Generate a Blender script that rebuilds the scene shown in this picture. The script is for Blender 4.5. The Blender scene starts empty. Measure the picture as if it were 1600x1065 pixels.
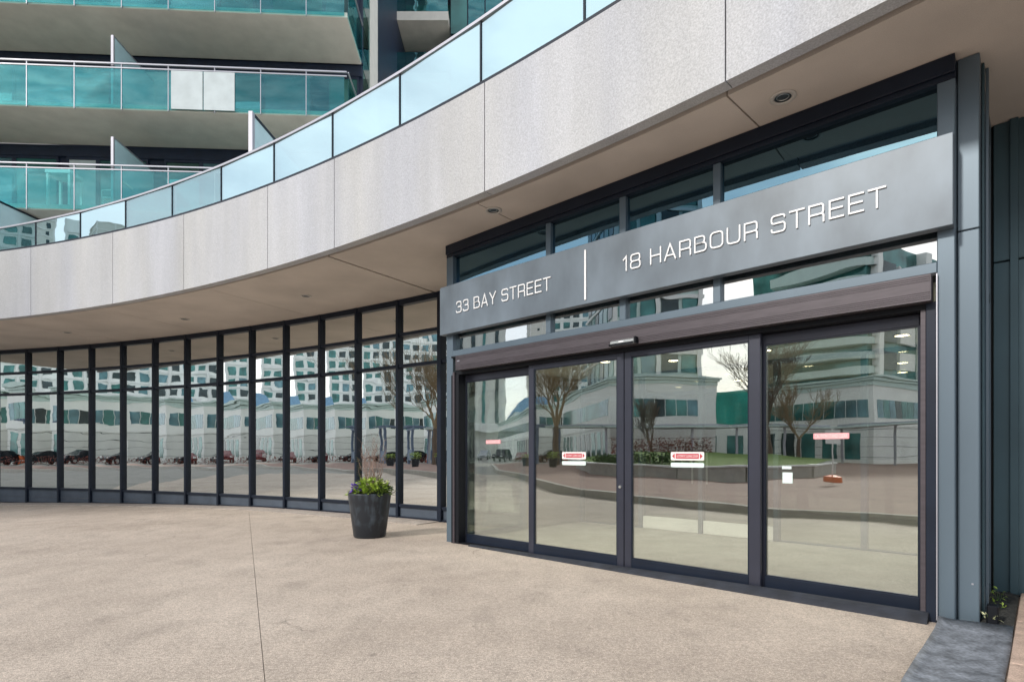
import bpy, bmesh, math, random
from mathutils import Vector, Matrix, noise as mnoise
R = math.radians
sin, cos, pi = math.sin, math.cos, math.pi
random.seed(7)
sc = bpy.context.scene
COL = sc.collection

# ------------------------------------------------------------------ camera
cam_d = bpy.data.cameras.new('camera')
cam = bpy.data.objects.new('camera', cam_d)
COL.objects.link(cam)
cam.location = (0, 0, 1.3)
cam.rotation_euler = (R(90), 0, 0)
cam_d.lens = 20.0
cam_d.sensor_width = 36.0
cam_d.shift_y = 0.1084
cam_d.clip_start = 0.05
cam_d.clip_end = 2500
sc.camera = cam

# ------------------------------------------------------------------ sky, sun, exposure
SUN_EL, SUN_ROT = R(31), R(234)
world = bpy.data.worlds.new('World')
sc.world = world
world.use_nodes = True
wn, wl = world.node_tree.nodes, world.node_tree.links
bg = wn['Background']
sky = wn.new('ShaderNodeTexSky')
sky.sky_type = 'NISHITA'
sky.sun_disc = False
sky.sun_elevation = SUN_EL
sky.sun_rotation = SUN_ROT
sky.air_density = 1.0
sky.dust_density = 2.0
tc = wn.new('ShaderNodeTexCoord')
mp = wn.new('ShaderNodeMapping')
mp.inputs['Scale'].default_value = (1.2, 1.2, 3.2)
nz = wn.new('ShaderNodeTexNoise')
nz.inputs['Scale'].default_value = 1.6
nz.inputs['Detail'].default_value = 6
nz.inputs['Roughness'].default_value = 0.55
rp = wn.new('ShaderNodeMapRange')
rp.inputs['From Min'].default_value = 0.36
rp.inputs['From Max'].default_value = 0.62
rp.inputs['To Min'].default_value = 0.22
rp.inputs['To Max'].default_value = 1.0
cl = wn.new('ShaderNodeMix')
cl.data_type = 'RGBA'
cl.inputs[7].default_value = (10.4, 10.8, 11.4, 1)
wl.new(tc.outputs['Generated'], mp.inputs['Vector'])
wl.new(mp.outputs['Vector'], nz.inputs['Vector'])
wl.new(nz.outputs['Fac'], rp.inputs['Value'])
wl.new(rp.outputs['Result'], cl.inputs[0])
wl.new(sky.outputs[0], cl.inputs[6])
wl.new(cl.outputs[2], bg.inputs['Color'])
bg.inputs['Strength'].default_value = 0.13

sun_d = bpy.data.lights.new('sun', 'SUN')
sun = bpy.data.objects.new('sun', sun_d)
COL.objects.link(sun)
sun_d.energy = 2.3
sun_d.angle = R(5)
sun_d.color = (1.0, 0.95, 0.88)
sv = Vector((sin(SUN_ROT) * cos(SUN_EL), cos(SUN_ROT) * cos(SUN_EL), sin(SUN_EL)))
sun.rotation_euler = sv.to_track_quat('Z', 'Y').to_euler()
sun.location = (-60, -40, 60)

sc.view_settings.view_transform = 'Standard'
sc.view_settings.look = 'None'
sc.view_settings.gamma = 1.0
sc.view_settings.use_curve_mapping = False
sc.view_settings.exposure = 0.27
sc.render.engine = 'CYCLES'
sc.cycles.max_bounces = 12
sc.cycles.diffuse_bounces = 5
sc.cycles.glossy_bounces = 6
sc.cycles.transparent_max_bounces = 16
sc.cycles.use_denoising = True

# ------------------------------------------------------------------ materials
def new_mat(name):
    m = bpy.data.materials.new(name)
    m.use_nodes = True
    return m, m.node_tree.nodes, m.node_tree.links, m.node_tree.nodes['Principled BSDF']

def paint(name, col, rough=0.45, metal=0.0, var=0.10, scale=3.0, bump=0.0, bscale=200, stretch=(1, 1, 1), speck=0.0, spec=0.5):
    """plain surface: base colour with soft mottling, optional fine speckle and relief"""
    m, n, l, b = new_mat(name)
    tc = n.new('ShaderNodeTexCoord')
    mp = n.new('ShaderNodeMapping')
    mp.inputs['Scale'].default_value = stretch
    geo = n.new('ShaderNodeNewGeometry')
    l.new(geo.outputs['Position'], mp.inputs['Vector'])
    nz = n.new('ShaderNodeTexNoise')
    nz.inputs['Scale'].default_value = scale
    nz.inputs['Detail'].default_value = 5
    l.new(mp.outputs['Vector'], nz.inputs['Vector'])
    mx = n.new('ShaderNodeMix')
    mx.data_type = 'RGBA'
    mx.inputs[6].default_value = tuple(c * (1 - var) for c in col) + (1,)
    mx.inputs[7].default_value = tuple(min(1, c * (1 + var)) for c in col) + (1,)
    rg = n.new('ShaderNodeMapRange')
    rg.inputs['From Min'].default_value = 0.3
    rg.inputs['From Max'].default_value = 0.7
    l.new(nz.outputs['Fac'], rg.inputs['Value'])
    l.new(rg.outputs['Result'], mx.inputs[0])
    out = mx.outputs[2]
    if speck:
        n2 = n.new('ShaderNodeTexNoise')
        n2.inputs['Scale'].default_value = bscale
        n2.inputs['Detail'].default_value = 2
        l.new(geo.outputs['Position'], n2.inputs['Vector'])
        r2 = n.new('ShaderNodeMapRange')
        r2.inputs['From Min'].default_value = 0.25
        r2.inputs['From Max'].default_value = 0.75
        r2.inputs['To Min'].default_value = 1 - speck
        r2.inputs['To Max'].default_value = 1 + speck
        l.new(n2.outputs['Fac'], r2.inputs['Value'])
        m2 = n.new('ShaderNodeMix')
        m2.data_type = 'RGBA'
        m2.blend_type = 'MULTIPLY'
        m2.inputs[0].default_value = 1
        l.new(out, m2.inputs[6])
        l.new(r2.outputs['Result'], m2.inputs[7])
        out = m2.outputs[2]
    l.new(out, b.inputs['Base Color'])
    b.inputs['Roughness'].default_value = rough
    b.inputs['Metallic'].default_value = metal
    b.inputs['Specular IOR Level'].default_value = spec
    if bump:
        n3 = n.new('ShaderNodeTexNoise')
        n3.inputs['Scale'].default_value = bscale
        n3.inputs['Detail'].default_value = 3
        l.new(geo.outputs['Position'], n3.inputs['Vector'])
        bp = n.new('ShaderNodeBump')
        bp.inputs['Strength'].default_value = 1.0
        bp.inputs['Distance'].default_value = bump
        l.new(n3.outputs['Fac'], bp.inputs['Height'])
        l.new(bp.outputs['Normal'], b.inputs['Normal'])
    return m

def glass(name, tint, fac, refl=(1, 1, 1), wob=0.002, wscale=1.2, edge=0.35):
    """glazing: tinted see-through plus a mirror coat, with the slight roller waves of real panes"""
    m, n, l, b = new_mat(name)
    n.remove(b)
    out = n['Material Output']
    tr = n.new('ShaderNodeBsdfTransparent')
    tr.inputs['Color'].default_value = tuple(tint) + (1,)
    gl = n.new('ShaderNodeBsdfGlossy')
    gl.inputs['Color'].default_value = tuple(refl) + (1,)
    gl.inputs['Roughness'].default_value = 0.0
    lw = n.new('ShaderNodeFresnel')
    lw.inputs['IOR'].default_value = 1.5
    mr = n.new('ShaderNodeMapRange')
    mr.inputs['From Min'].default_value = 0.04
    mr.inputs['From Max'].default_value = 1.0
    mr.inputs['To Min'].default_value = fac
    mr.inputs['To Max'].default_value = min(1, fac + edge)
    l.new(lw.outputs[0], mr.inputs['Value'])
    mx = n.new('ShaderNodeMixShader')
    l.new(mr.outputs['Result'], mx.inputs[0])
    l.new(tr.outputs[0], mx.inputs[1])
    l.new(gl.outputs[0], mx.inputs[2])
    l.new(mx.outputs[0], out.inputs['Surface'])
    if wob:
        geo = n.new('ShaderNodeNewGeometry')
        oi = n.new('ShaderNodeObjectInfo')
        mul = n.new('ShaderNodeVectorMath')
        mul.operation = 'SCALE'
        mul.inputs['Scale'].default_value = 60
        cmb = n.new('ShaderNodeCombineXYZ')
        l.new(oi.outputs['Random'], cmb.inputs['X'])
        l.new(oi.outputs['Random'], cmb.inputs['Y'])
        l.new(cmb.outputs[0], mul.inputs[0])
        ad = n.new('ShaderNodeVectorMath')
        ad.operation = 'ADD'
        l.new(geo.outputs['Position'], ad.inputs[0])
        l.new(mul.outputs[0], ad.inputs[1])
        mp = n.new('ShaderNodeMapping')
        mp.inputs['Scale'].default_value = (0.7, 0.7, 2.2)
        l.new(ad.outputs[0], mp.inputs['Vector'])
        nz = n.new('ShaderNodeTexNoise')
        nz.inputs['Scale'].default_value = wscale
        nz.inputs['Detail'].default_value = 1.5
        l.new(mp.outputs['Vector'], nz.inputs['Vector'])
        bp = n.new('ShaderNodeBump')
        bp.inputs['Strength'].default_value = 1.0
        bp.inputs['Distance'].default_value = wob
        l.new(nz.outputs['Fac'], bp.inputs['Height'])
        l.new(bp.outputs['Normal'], gl.inputs['Normal'])
    return m

def precast(name, col):
    """sandblasted precast concrete with faint vertical rain streaks"""
    m, n, l, b = new_mat(name)
    geo = n.new('ShaderNodeNewGeometry')
    oi = n.new('ShaderNodeObjectInfo')
    def noise(sc_, st, det=4):
        mp = n.new('ShaderNodeMapping')
        mp.inputs['Scale'].default_value = st
        nz = n.new('ShaderNodeTexNoise')
        nz.inputs['Scale'].default_value = sc_
        nz.inputs['Detail'].default_value = det
        l.new(geo.outputs['Position'], mp.inputs['Vector'])
        l.new(mp.outputs['Vector'], nz.inputs['Vector'])
        return nz.outputs['Fac']
    def rng(s, a, b_, c, d):
        r = n.new('ShaderNodeMapRange')
        r.inputs['From Min'].default_value = a
        r.inputs['From Max'].default_value = b_
        r.inputs['To Min'].default_value = c
        r.inputs['To Max'].default_value = d
        l.new(s, r.inputs['Value'])
        return r.outputs['Result']
    def mul(a, b_):
        x = n.new('ShaderNodeMath')
        x.operation = 'MULTIPLY'
        l.new(a, x.inputs[0])
        l.new(b_, x.inputs[1])
        return x.outputs[0]
    streak = rng(noise(2.6, (1, 1, 0.12), 6), 0.35, 0.65, 0.925, 1.045)
    fine = rng(noise(70, (1, 1, 1), 3), 0.33, 0.67, 0.83, 1.14)
    cloud = rng(noise(0.7, (1, 1, 0.5)), 0.3, 0.7, 0.94, 1.05)
    panel = rng(oi.outputs['Random'], 0, 1, 0.96, 1.03)
    f = mul(mul(streak, fine), mul(cloud, panel))
    mx = n.new('ShaderNodeMix')
    mx.data_type = 'RGBA'
    mx.blend_type = 'MULTIPLY'
    mx.inputs[0].default_value = 1
    # slow drift between warmer and bluer cement
    hue = n.new('ShaderNodeMix')
    hue.data_type = 'RGBA'
    hue.inputs[6].default_value = (col[0] * 1.015, col[1] * 1.0, col[2] * 0.96, 1)
    hue.inputs[7].default_value = (col[0] * 0.985, col[1] * 0.99, col[2] * 1.02, 1)
    l.new(rng(noise(1.1, (1, 1, 0.2)), 0.35, 0.65, 0, 1), hue.inputs[0])
    l.new(hue.outputs[2], mx.inputs[6])
    l.new(f, mx.inputs[7])
    l.new(mx.outputs[2], b.inputs['Base Color'])
    b.inputs['Roughness'].default_value = 0.85
    bp = n.new('ShaderNodeBump')
    bp.inputs['Distance'].default_value = 0.003
    l.new(noise(140, (1, 1, 1), 3), bp.inputs['Height'])
    l.new(bp.outputs['Normal'], b.inputs['Normal'])
    return m

def paving(name, c1, c2, fine=140, stain=0.24, crack=True):
    """worn exposed concrete: aggregate grain, blotches, faint cracks"""
    m, n, l, b = new_mat(name)
    geo = n.new('ShaderNodeNewGeometry')
    def noise(sc_, det=4, st=(1, 1, 1), dist=0.0):
        mp = n.new('ShaderNodeMapping')
        mp.inputs['Scale'].default_value = st
        nz = n.new('ShaderNodeTexNoise')
        nz.inputs['Scale'].default_value = sc_
        nz.inputs['Detail'].default_value = det
        nz.inputs['Distortion'].default_value = dist
        l.new(geo.outputs['Position'], mp.inputs['Vector'])
        l.new(mp.outputs['Vector'], nz.inputs['Vector'])
        return nz.outputs['Fac']
    def rng(s, a, b_, c, d):
        r = n.new('ShaderNodeMapRange')
        r.inputs['From Min'].default_value = a
        r.inputs['From Max'].default_value = b_
        r.inputs['To Min'].default_value = c
        r.inputs['To Max'].default_value = d
        l.new(s, r.inputs['Value'])
        return r.outputs['Result']
    def mul(a, b_):
        x = n.new('ShaderNodeMath')
        x.operation = 'MULTIPLY'
        l.new(a, x.inputs[0])
        l.new(b_, x.inputs[1])
        return x.outputs[0]
    mx = n.new('ShaderNodeMix')
    mx.data_type = 'RGBA'
    mx.inputs[6].default_value = tuple(c1) + (1,)
    mx.inputs[7].default_value = tuple(c2) + (1,)
    l.new(rng(noise(0.55, 8, dist=0.1), 0.32, 0.68, 0, 1), mx.inputs[0])
    f = mul(rng(noise(fine, 2), 0.3, 0.7, 0.62, 1.30), rng(noise(3.1, 10, (1.3, 0.8, 1)), 0.34, 0.68, 1 - stain * 0.35, 1 + stain * 0.25))
    f = mul(f, rng(noise(24, 5), 0.34, 0.66, 0.86, 1.10))
    f = mul(f, rng(noise(1.7, 10, (1.2, 0.9, 1), 0.25), 0.55, 0.78, 1.0, 1 - stain))
    f = mul(f, rng(noise(60, 3), 0.36, 0.64, 0.80, 1.16))
    f = mul(f, rng(noise(13, 8, (1, 1, 1), 0.2), 0.26, 0.38, 1 - stain * 1.1, 1.0))
    if crack:
        vo = n.new('ShaderNodeTexVoronoi')
        vo.feature = 'DISTANCE_TO_EDGE'
        vo.inputs['Scale'].default_value = 0.33
        dn = n.new('ShaderNodeTexNoise')
        dn.inputs['Scale'].default_value = 2.5
        dn.inputs['Detail'].default_value = 6
        l.new(geo.outputs['Position'], dn.inputs['Vector'])
        vm = n.new('ShaderNodeVectorMath')
        vm.operation = 'MULTIPLY_ADD'
        vm.inputs[1].default_value = (0.5, 0.5, 0)
        l.new(dn.outputs['Color'], vm.inputs[0])
        l.new(geo.outputs['Position'], vm.inputs[2])
        l.new(vm.outputs[0], vo.inputs['Vector'])
        cr = rng(vo.outputs['Distance'], 0.0008, 0.0028, 0.0, 1.0)
        gate = rng(noise(0.9, 5), 0.57, 0.62, 1.0, 0.0)
        mxx = n.new('ShaderNodeMath')
        mxx.operation = 'MAXIMUM'
        l.new(cr, mxx.inputs[0])
        l.new(gate, mxx.inputs[1])
        f = mul(f, rng(mxx.outputs[0], 0, 1, 0.62, 1.0))
    m2 = n.new('ShaderNodeMix')
    m2.data_type = 'RGBA'
    m2.blend_type = 'MULTIPLY'
    m2.inputs[0].default_value = 1
    l.new(mx.outputs[2], m2.inputs[6])
    l.new(f, m2.inputs[7])
    l.new(m2.outputs[2], b.inputs['Base Color'])
    b.inputs['Roughness'].default_value = 0.8
    bp = n.new('ShaderNodeBump')
    bp.inputs['Distance'].default_value = 0.004
    l.new(noise(fine * 0.8, 3), bp.inputs['Height'])
    l.new(bp.outputs['Normal'], b.inputs['Normal'])
    return m

def emit(name, col, s):
    m, n, l, b = new_mat(name)
    b.inputs['Base Color'].default_value = tuple(col) + (1,)
    b.inputs['Emission Color'].default_value = tuple(col) + (1,)
    b.inputs['Emission Strength'].default_value = s
    return m

M = {}
M['precast'] = precast('precast_concrete', (0.432, 0.442, 0.462))
M['soffit'] = paint('soffit_stucco', (0.56, 0.50, 0.445), 0.9, var=0.11, scale=1.1, bump=0.002, bscale=160, speck=0.10)
M['driveway'] = paving('driveway_concrete', (0.415, 0.342, 0.28), (0.53, 0.446, 0.372))
M['border'] = paving('border_paving', (0.37, 0.32, 0.28), (0.46, 0.40, 0.355), crack=False)
M['asphalt'] = paving('asphalt', (0.24, 0.23, 0.205), (0.31, 0.295, 0.265), crack=False)
M['pavers'] = paving('red_pavers', (0.26, 0.16, 0.13), (0.32, 0.21, 0.17), crack=False)
M['kerb'] = paint('kerb_concrete', (0.42, 0.39, 0.35), 0.85, speck=0.1)
M['joint'] = paint('dark_joint', (0.03, 0.028, 0.026), 0.9)
M['steel_blue'] = paint('blue_grey_metal_paint', (0.098, 0.135, 0.168), 0.40, 0.3, var=0.09, scale=1.4, stretch=(1, 1, 0.35))
M['sign_metal'] = paint('sign_zinc_metal', (0.118, 0.148, 0.178), 0.42, 0.15, var=0.26, scale=2.4, stretch=(1, 1, 0.55))
M['dark_metal'] = paint('charcoal_metal', (0.009, 0.014, 0.026), 0.40, 0.0, var=0.15, spec=0.25)
M['base_metal'] = paint('slate_base_panel', (0.075, 0.095, 0.125), 0.45, 0.3, var=0.15)
M['bronze'] = paint('bronze_grey_metal', (0.062, 0.052, 0.060), 0.45, 0.3, var=0.14, scale=6, stretch=(1, 1, 8))
M['door_frame'] = paint('navy_bronze_metal', (0.032, 0.035, 0.052), 0.36, 0.25, var=0.10)
M['kick'] = paint('kick_plate_steel', (0.85, 0.85, 0.83), 0.4, 0.0, var=0.05)
M['black'] = paint('black_metal', (0.006, 0.007, 0.010), 0.5, spec=0.2)
M['side_panel'] = paint('teal_grey_panel', (0.045, 0.085, 0.105), 0.42, 0.35, var=0.18, scale=1.2)
M['rubber'] = paint('black_rubber', (0.016, 0.019, 0.028), 0.8, var=0.4, scale=7, bump=0.002, bscale=60)
M['membrane'] = paint('slate_membrane', (0.165, 0.178, 0.20), 0.6, var=0.45, scale=9, speck=0.35, bump=0.003, bscale=45)
M['soil'] = paint('dark_soil', (0.035, 0.035, 0.032), 0.95, var=0.5, scale=22, bump=0.02, bscale=40)
M['granite'] = paint('pink_granite', (0.46, 0.34, 0.27), 0.8, var=0.2, scale=12, speck=0.35, bscale=130)
M['letters'] = paint('brushed_white_letters', (0.78, 0.79, 0.80), 0.35, 0.0, var=0.02)
M['chrome'] = paint('brushed_steel', (0.62, 0.63, 0.62), 0.28, 0.9, var=0.05)
M['glass_wall'] = glass('curtain_wall_glass', (0.66, 0.70, 0.66), 0.80, (0.97, 1.0, 0.97), 0.0014)
M['glass_door'] = glass('door_glass', (0.87, 0.90, 0.86), 0.34, (0.97, 1.0, 0.98), 0.0013)
M['glass_transom'] = glass('transom_glass', (0.08, 0.20, 0.30), 0.29, (0.38, 0.68, 0.86), 0.0012)
M['glass_low'] = glass('low_transom_glass', (0.35, 0.42, 0.42), 0.50, (0.97, 1.0, 1.0), 0.0015)
M['glass_inner'] = glass('inner_glass', (0.85, 0.88, 0.85), 0.08, (1, 1, 1), 0.0)
M['glass_rail'] = glass('guardrail_glass', (0.62, 0.84, 0.82), 0.48, (0.50, 0.635, 0.67), 0.0016, 1.0)
M['glass_balcony'] = glass('balcony_glass', (0.45, 0.78, 0.78), 0.11, (0.50, 0.86, 0.90), 0.012)
def vary_balcony(m):
    n, l = m.node_tree.nodes, m.node_tree.links
    gl = next(x for x in n if x.type == 'BSDF_GLOSSY')
    tr = next(x for x in n if x.type == 'BSDF_TRANSPARENT')
    mp = next(x for x in n if x.type == 'MAPPING')
    nz = n.new('ShaderNodeTexNoise')
    nz.inputs['Scale'].default_value = 1.1
    nz.inputs['Detail'].default_value = 6
    nz.inputs['Distortion'].default_value = 0.8
    l.new(mp.outputs['Vector'], nz.inputs['Vector'])
    r = n.new('ShaderNodeValToRGB')
    r.color_ramp.elements[0].position = 0.36
    r.color_ramp.elements[0].color = (0.26, 0.62, 0.68, 1)
    r.color_ramp.elements[1].position = 0.66
    r.color_ramp.elements[1].color = (0.56, 0.90, 0.92, 1)
    l.new(nz.outputs['Fac'], r.inputs[0])
    l.new(r.outputs[0], gl.inputs['Color'])
vary_balcony(M['glass_balcony'])
M['glass_screen'] = paint('frosted_screen', (0.42, 0.58, 0.62), 0.25, var=0.06)
M['glass_dark'] = glass('dark_window_glass', (0.05, 0.16, 0.18), 0.30, (0.55, 0.95, 0.92), 0.003)
M['window_far'] = paint('teal_window', (0.05, 0.17, 0.16), 0.10, 0.3, var=0.5, scale=0.6)
M['window_blue'] = paint('blue_window', (0.10, 0.20, 0.23), 0.12, 0.3, var=0.4, scale=0.6)
M['window_dark'] = paint('dark_window', (0.03, 0.05, 0.055), 0.12, 0.3, var=0.5, scale=0.5)
M['navy'] = paint('navy_panel', (0.012, 0.022, 0.05), 0.5, var=0.2)
M['slab'] = paint('balcony_concrete', (0.63, 0.585, 0.525), 0.9, var=0.08, scale=2.2, speck=0.08, bscale=90, bump=0.002)
M['edge'] = paint('slab_edge_paint', (0.68, 0.66, 0.60), 0.8, var=0.05)
M['alu'] = paint('pale_aluminium', (0.40, 0.40, 0.44), 0.35, 0.6, var=0.05)
M['white_blind'] = paint('white_blind', (0.50, 0.56, 0.57), 0.7, var=0.08)
M['lobby_floor'] = paint('lobby_mat', (0.27, 0.27, 0.235), 0.85, var=0.15, scale=2.0, speck=0.25, bscale=60)
M['lobby_stone'] = paint('lobby_stone', (0.38, 0.35, 0.30), 0.35, var=0.12, scale=0.9)
M['lobby_wall'] = paint('lobby_wall', (0.17, 0.15, 0.12), 0.8, var=0.08, scale=0.8)
M['white'] = paint('white_paint', (0.78, 0.77, 0.74), 0.7, var=0.04)
M['cream'] = paint('cream_stucco', (0.86, 0.86, 0.82), 0.8, var=0.04, scale=0.4)
M['stone_band'] = paint('grey_stone_base', (0.72, 0.72, 0.68), 0.8, var=0.08, scale=0.6)
M['cornice'] = paint('cornice_green', (0.55, 0.66, 0.62), 0.7, var=0.06)
M['grey_tower'] = paint('grey_tower_wall', (0.66, 0.65, 0.60), 0.85, var=0.05, scale=0.1)
M['teal_panel'] = paint('teal_hoarding', (0.02, 0.34, 0.27), 0.5, var=0.25, scale=0.5)
M['blue_roof'] = paint('blue_metal_roof', (0.20, 0.34, 0.50), 0.5, var=0.1)
M['pot'] = None
M['bark'] = paint('brown_bark', (0.12, 0.085, 0.06), 0.9, var=0.3, scale=20)
M['bark_pale'] = paint('tan_twigs', (0.26, 0.19, 0.11), 0.9, var=0.3, scale=20)
M['twig'] = paint('curly_twig', (0.25, 0.17, 0.135), 0.7, var=0.5, scale=30)
M['leaf_lime'] = paint('lime_leaf', (0.30, 0.42, 0.06), 0.5, var=0.45, scale=25)
M['leaf_dark'] = paint('dark_leaf', (0.05, 0.09, 0.03), 0.5, var=0.5, scale=20)
M['petal_purple'] = paint('purple_petal', (0.20, 0.10, 0.52), 0.6, var=0.35, scale=40)
M['petal_cream'] = paint('cream_petal', (0.75, 0.76, 0.45), 0.6, var=0.2, scale=30)
M['grass'] = paint('lawn_grass', (0.11, 0.17, 0.03), 0.9, var=0.4, scale=6, bump=0.02, bscale=40)
M['hedge_red'] = paint('red_hedge', (0.20, 0.06, 0.045), 0.8, var=0.5, scale=5)
M['hedge_green'] = paint('green_hedge', (0.05, 0.09, 0.025), 0.8, var=0.5, scale=5)
M['car_black'] = paint('black_car_paint', (0.012, 0.014, 0.02), 0.15, 0.2, var=0.05)
M['car_red'] = paint('maroon_car_paint', (0.12, 0.015, 0.02), 0.15, 0.2, var=0.05)
M['car_silver'] = paint('silver_car_paint', (0.35, 0.36, 0.38), 0.2, 0.6, var=0.05)
M['tyre'] = paint('tyre_rubber', (0.015, 0.015, 0.015), 0.8)
M['orange'] = paint('orange_plastic', (0.70, 0.13, 0.03), 0.5, var=0.15, scale=4)
M['pergola'] = paint('blue_grey_pergola', (0.14, 0.19, 0.27), 0.6, var=0.15)
M['sticker_white'] = paint('sticker_white', (0.80, 0.72, 0.70), 0.5, var=0.01)
M['sticker_pale'] = paint('sticker_pale_green', (0.62, 0.74, 0.70), 0.5, var=0.02)
M['sticker_red'] = paint('sticker_red', (0.45, 0.035, 0.055), 0.5, var=0.03)
M['sticker_pink'] = paint('sticker_pink', (0.80, 0.34, 0.36), 0.5, var=0.03)
M['lamp'] = emit('lamp_glow', (1.0, 0.82, 0.55), 14.0)
M['lamp_off'] = paint('lamp_recess', (0.05, 0.06, 0.065), 0.3)
M['trim_grey'] = paint('light_trim', (0.52, 0.49, 0.45), 0.45, var=0.05)

def pot_mat():
    m, n, l, b = new_mat('black_slate_planter')
    geo = n.new('ShaderNodeNewGeometry')
    mp = n.new('ShaderNodeMapping')
    mp.inputs['Scale'].default_value = (5, 5, 1.2)
    nz = n.new('ShaderNodeTexNoise')
    nz.inputs['Scale'].default_value = 3.2
    nz.inputs['Detail'].default_value = 6
    nz2 = n.new('ShaderNodeTexNoise')
    nz2.inputs['Scale'].default_value = 6
    nz2.inputs['Detail'].default_value = 7
    l.new(geo.outputs['Position'], mp.inputs['Vector'])
    l.new(mp.outputs['Vector'], nz.inputs['Vector'])
    l.new(geo.outputs['Position'], nz2.inputs['Vector'])
    mu = n.new('ShaderNodeMath')
    mu.operation = 'MULTIPLY'
    l.new(nz.outputs['Fac'], mu.inputs[0])
    l.new(nz2.outputs['Fac'], mu.inputs[1])
    cr = n.new('ShaderNodeValToRGB')
    cr.color_ramp.elements[0].position = 0.24
    cr.color_ramp.elements[0].color = (0.012, 0.016, 0.022, 1)
    cr.color_ramp.elements[1].position = 0.46
    cr.color_ramp.elements[1].color = (0.06, 0.08, 0.10, 1)
    l.new(mu.outputs[0], cr.inputs[0])
    l.new(cr.outputs[0], b.inputs['Base Color'])
    b.inputs['Roughness'].default_value = 0.42
    return m
M['pot'] = pot_mat()

# ------------------------------------------------------------------ mesh helpers
ORG = {}
class MB:
    def __init__(s):
        s.v, s.f, s.mi = [], [], []
        s.cur = 0
    def poly(s, pts):
        i = len(s.v)
        s.v += [Vector(p) for p in pts]
        s.f.append(tuple(range(i, i + len(pts))))
        s.mi.append(s.cur)
    def box(s, a, b, F=None):
        (x0, y0, z0), (x1, y1, z1) = a, b
        P = [(x0, y0, z0), (x1, y0, z0), (x1, y1, z0), (x0, y1, z0), (x0, y0, z1), (x1, y0, z1), (x1, y1, z1), (x0, y1, z1)]
        if F:
            P = [F(*p) for p in P]
        i = len(s.v)
        s.v += [Vector(p) for p in P]
        for q in ((0, 3, 2, 1), (4, 5, 6, 7), (0, 1, 5, 4), (1, 2, 6, 5), (2, 3, 7, 6), (3, 0, 4, 7)):
            s.f.append(tuple(i + k for k in q))
            s.mi.append(s.cur)
        return s
    def prism(s, prof, axis_pts, F=None):
        """closed profile list of (a,b) extruded between two stations via fn F(station,a,b)"""
        n = len(prof)
        i = len(s.v)
        for st in axis_pts:
            s.v += [Vector(F(st, a, b)) for a, b in prof]
        for k in range(len(axis_pts) - 1):
            for j in range(n):
                j2 = (j + 1) % n
                s.f.append((i + k * n + j, i + k * n + j2, i + (k + 1) * n + j2, i + (k + 1) * n + j))
                s.mi.append(s.cur)
        s.f.append(tuple(i + j for j in range(n))[::-1])
        s.mi.append(s.cur)
        s.f.append(tuple(i + (len(axis_pts) - 1) * n + j for j in range(n)))
        s.mi.append(s.cur)
        return s
    def lathe(s, prof, n=32, cx=0, cy=0):
        i = len(s.v)
        for r, z in prof:
            for k in range(n):
                t = 2 * pi * k / n
                s.v.append(Vector((cx + r * cos(t), cy + r * sin(t), z)))
        for a in range(len(prof) - 1):
            for k in range(n):
                k2 = (k + 1) % n
                s.f.append((i + a * n + k, i + a * n + k2, i + (a + 1) * n + k2, i + (a + 1) * n + k))
                s.mi.append(s.cur)
        return s
    def tube(s, p, q, r0, r1=None, n=6):
        r1 = r0 if r1 is None else r1
        p, q = Vector(p), Vector(q)
        d = (q - p)
        if d.length < 1e-6:
            return s
        d.normalize()
        u = d.orthogonal().normalized()
        w = d.cross(u)
        i = len(s.v)
        for c, r in ((p, r0), (q, r1)):
            for k in range(n):
                t = 2 * pi * k / n
                s.v.append(c + u * (r * cos(t)) + w * (r * sin(t)))
        for k in range(n):
            k2 = (k + 1) % n
            s.f.append((i + k, i + k2, i + n + k2, i + n + k))
            s.mi.append(s.cur)
        s.f.append(tuple(i + k for k in range(n))[::-1])
        s.f.append(tuple(i + n + k for k in range(n)))
        s.mi += [s.cur, s.cur]
        return s
    def build(s, name, mats, parent=None, smooth=False, bevel=0.0, fix=True):
        o0 = Vector((0, 0, 0))
        if parent is not None:
            o0 = ORG.get(parent.name, Vector((0, 0, 0)))
        me = bpy.data.meshes.new(name)
        me.from_pydata([tuple(v - o0) for v in s.v], [], s.f)
        if not isinstance(mats, (list, tuple)):
            mats = [mats]
        for m in mats:
            me.materials.append(m)
        if len(mats) > 1:
            for p, k in zip(me.polygons, s.mi):
                p.material_index = k
        if fix or bevel:
            bm = bmesh.new()
            bm.from_mesh(me)
            if fix:
                bmesh.ops.recalc_face_normals(bm, faces=bm.faces)
            if bevel:
                ed = [e for e in bm.edges if len(e.link_faces) == 2 and e.calc_face_angle(0) > 0.6]
                bmesh.ops.bevel(bm, geom=ed, offset=bevel, segments=1, affect='EDGES', clamp_overlap=True)
            bm.to_mesh(me)
            bm.free()
        if smooth:
            for p in me.polygons:
                p.use_smooth = True
        o = bpy.data.objects.new(name, me)
        COL.objects.link(o)
        if parent is not None:
            o.parent = parent
            ORG[o.name] = o0.copy()
        else:
            ORG[o.name] = Vector((0, 0, 0))
        return o

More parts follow.
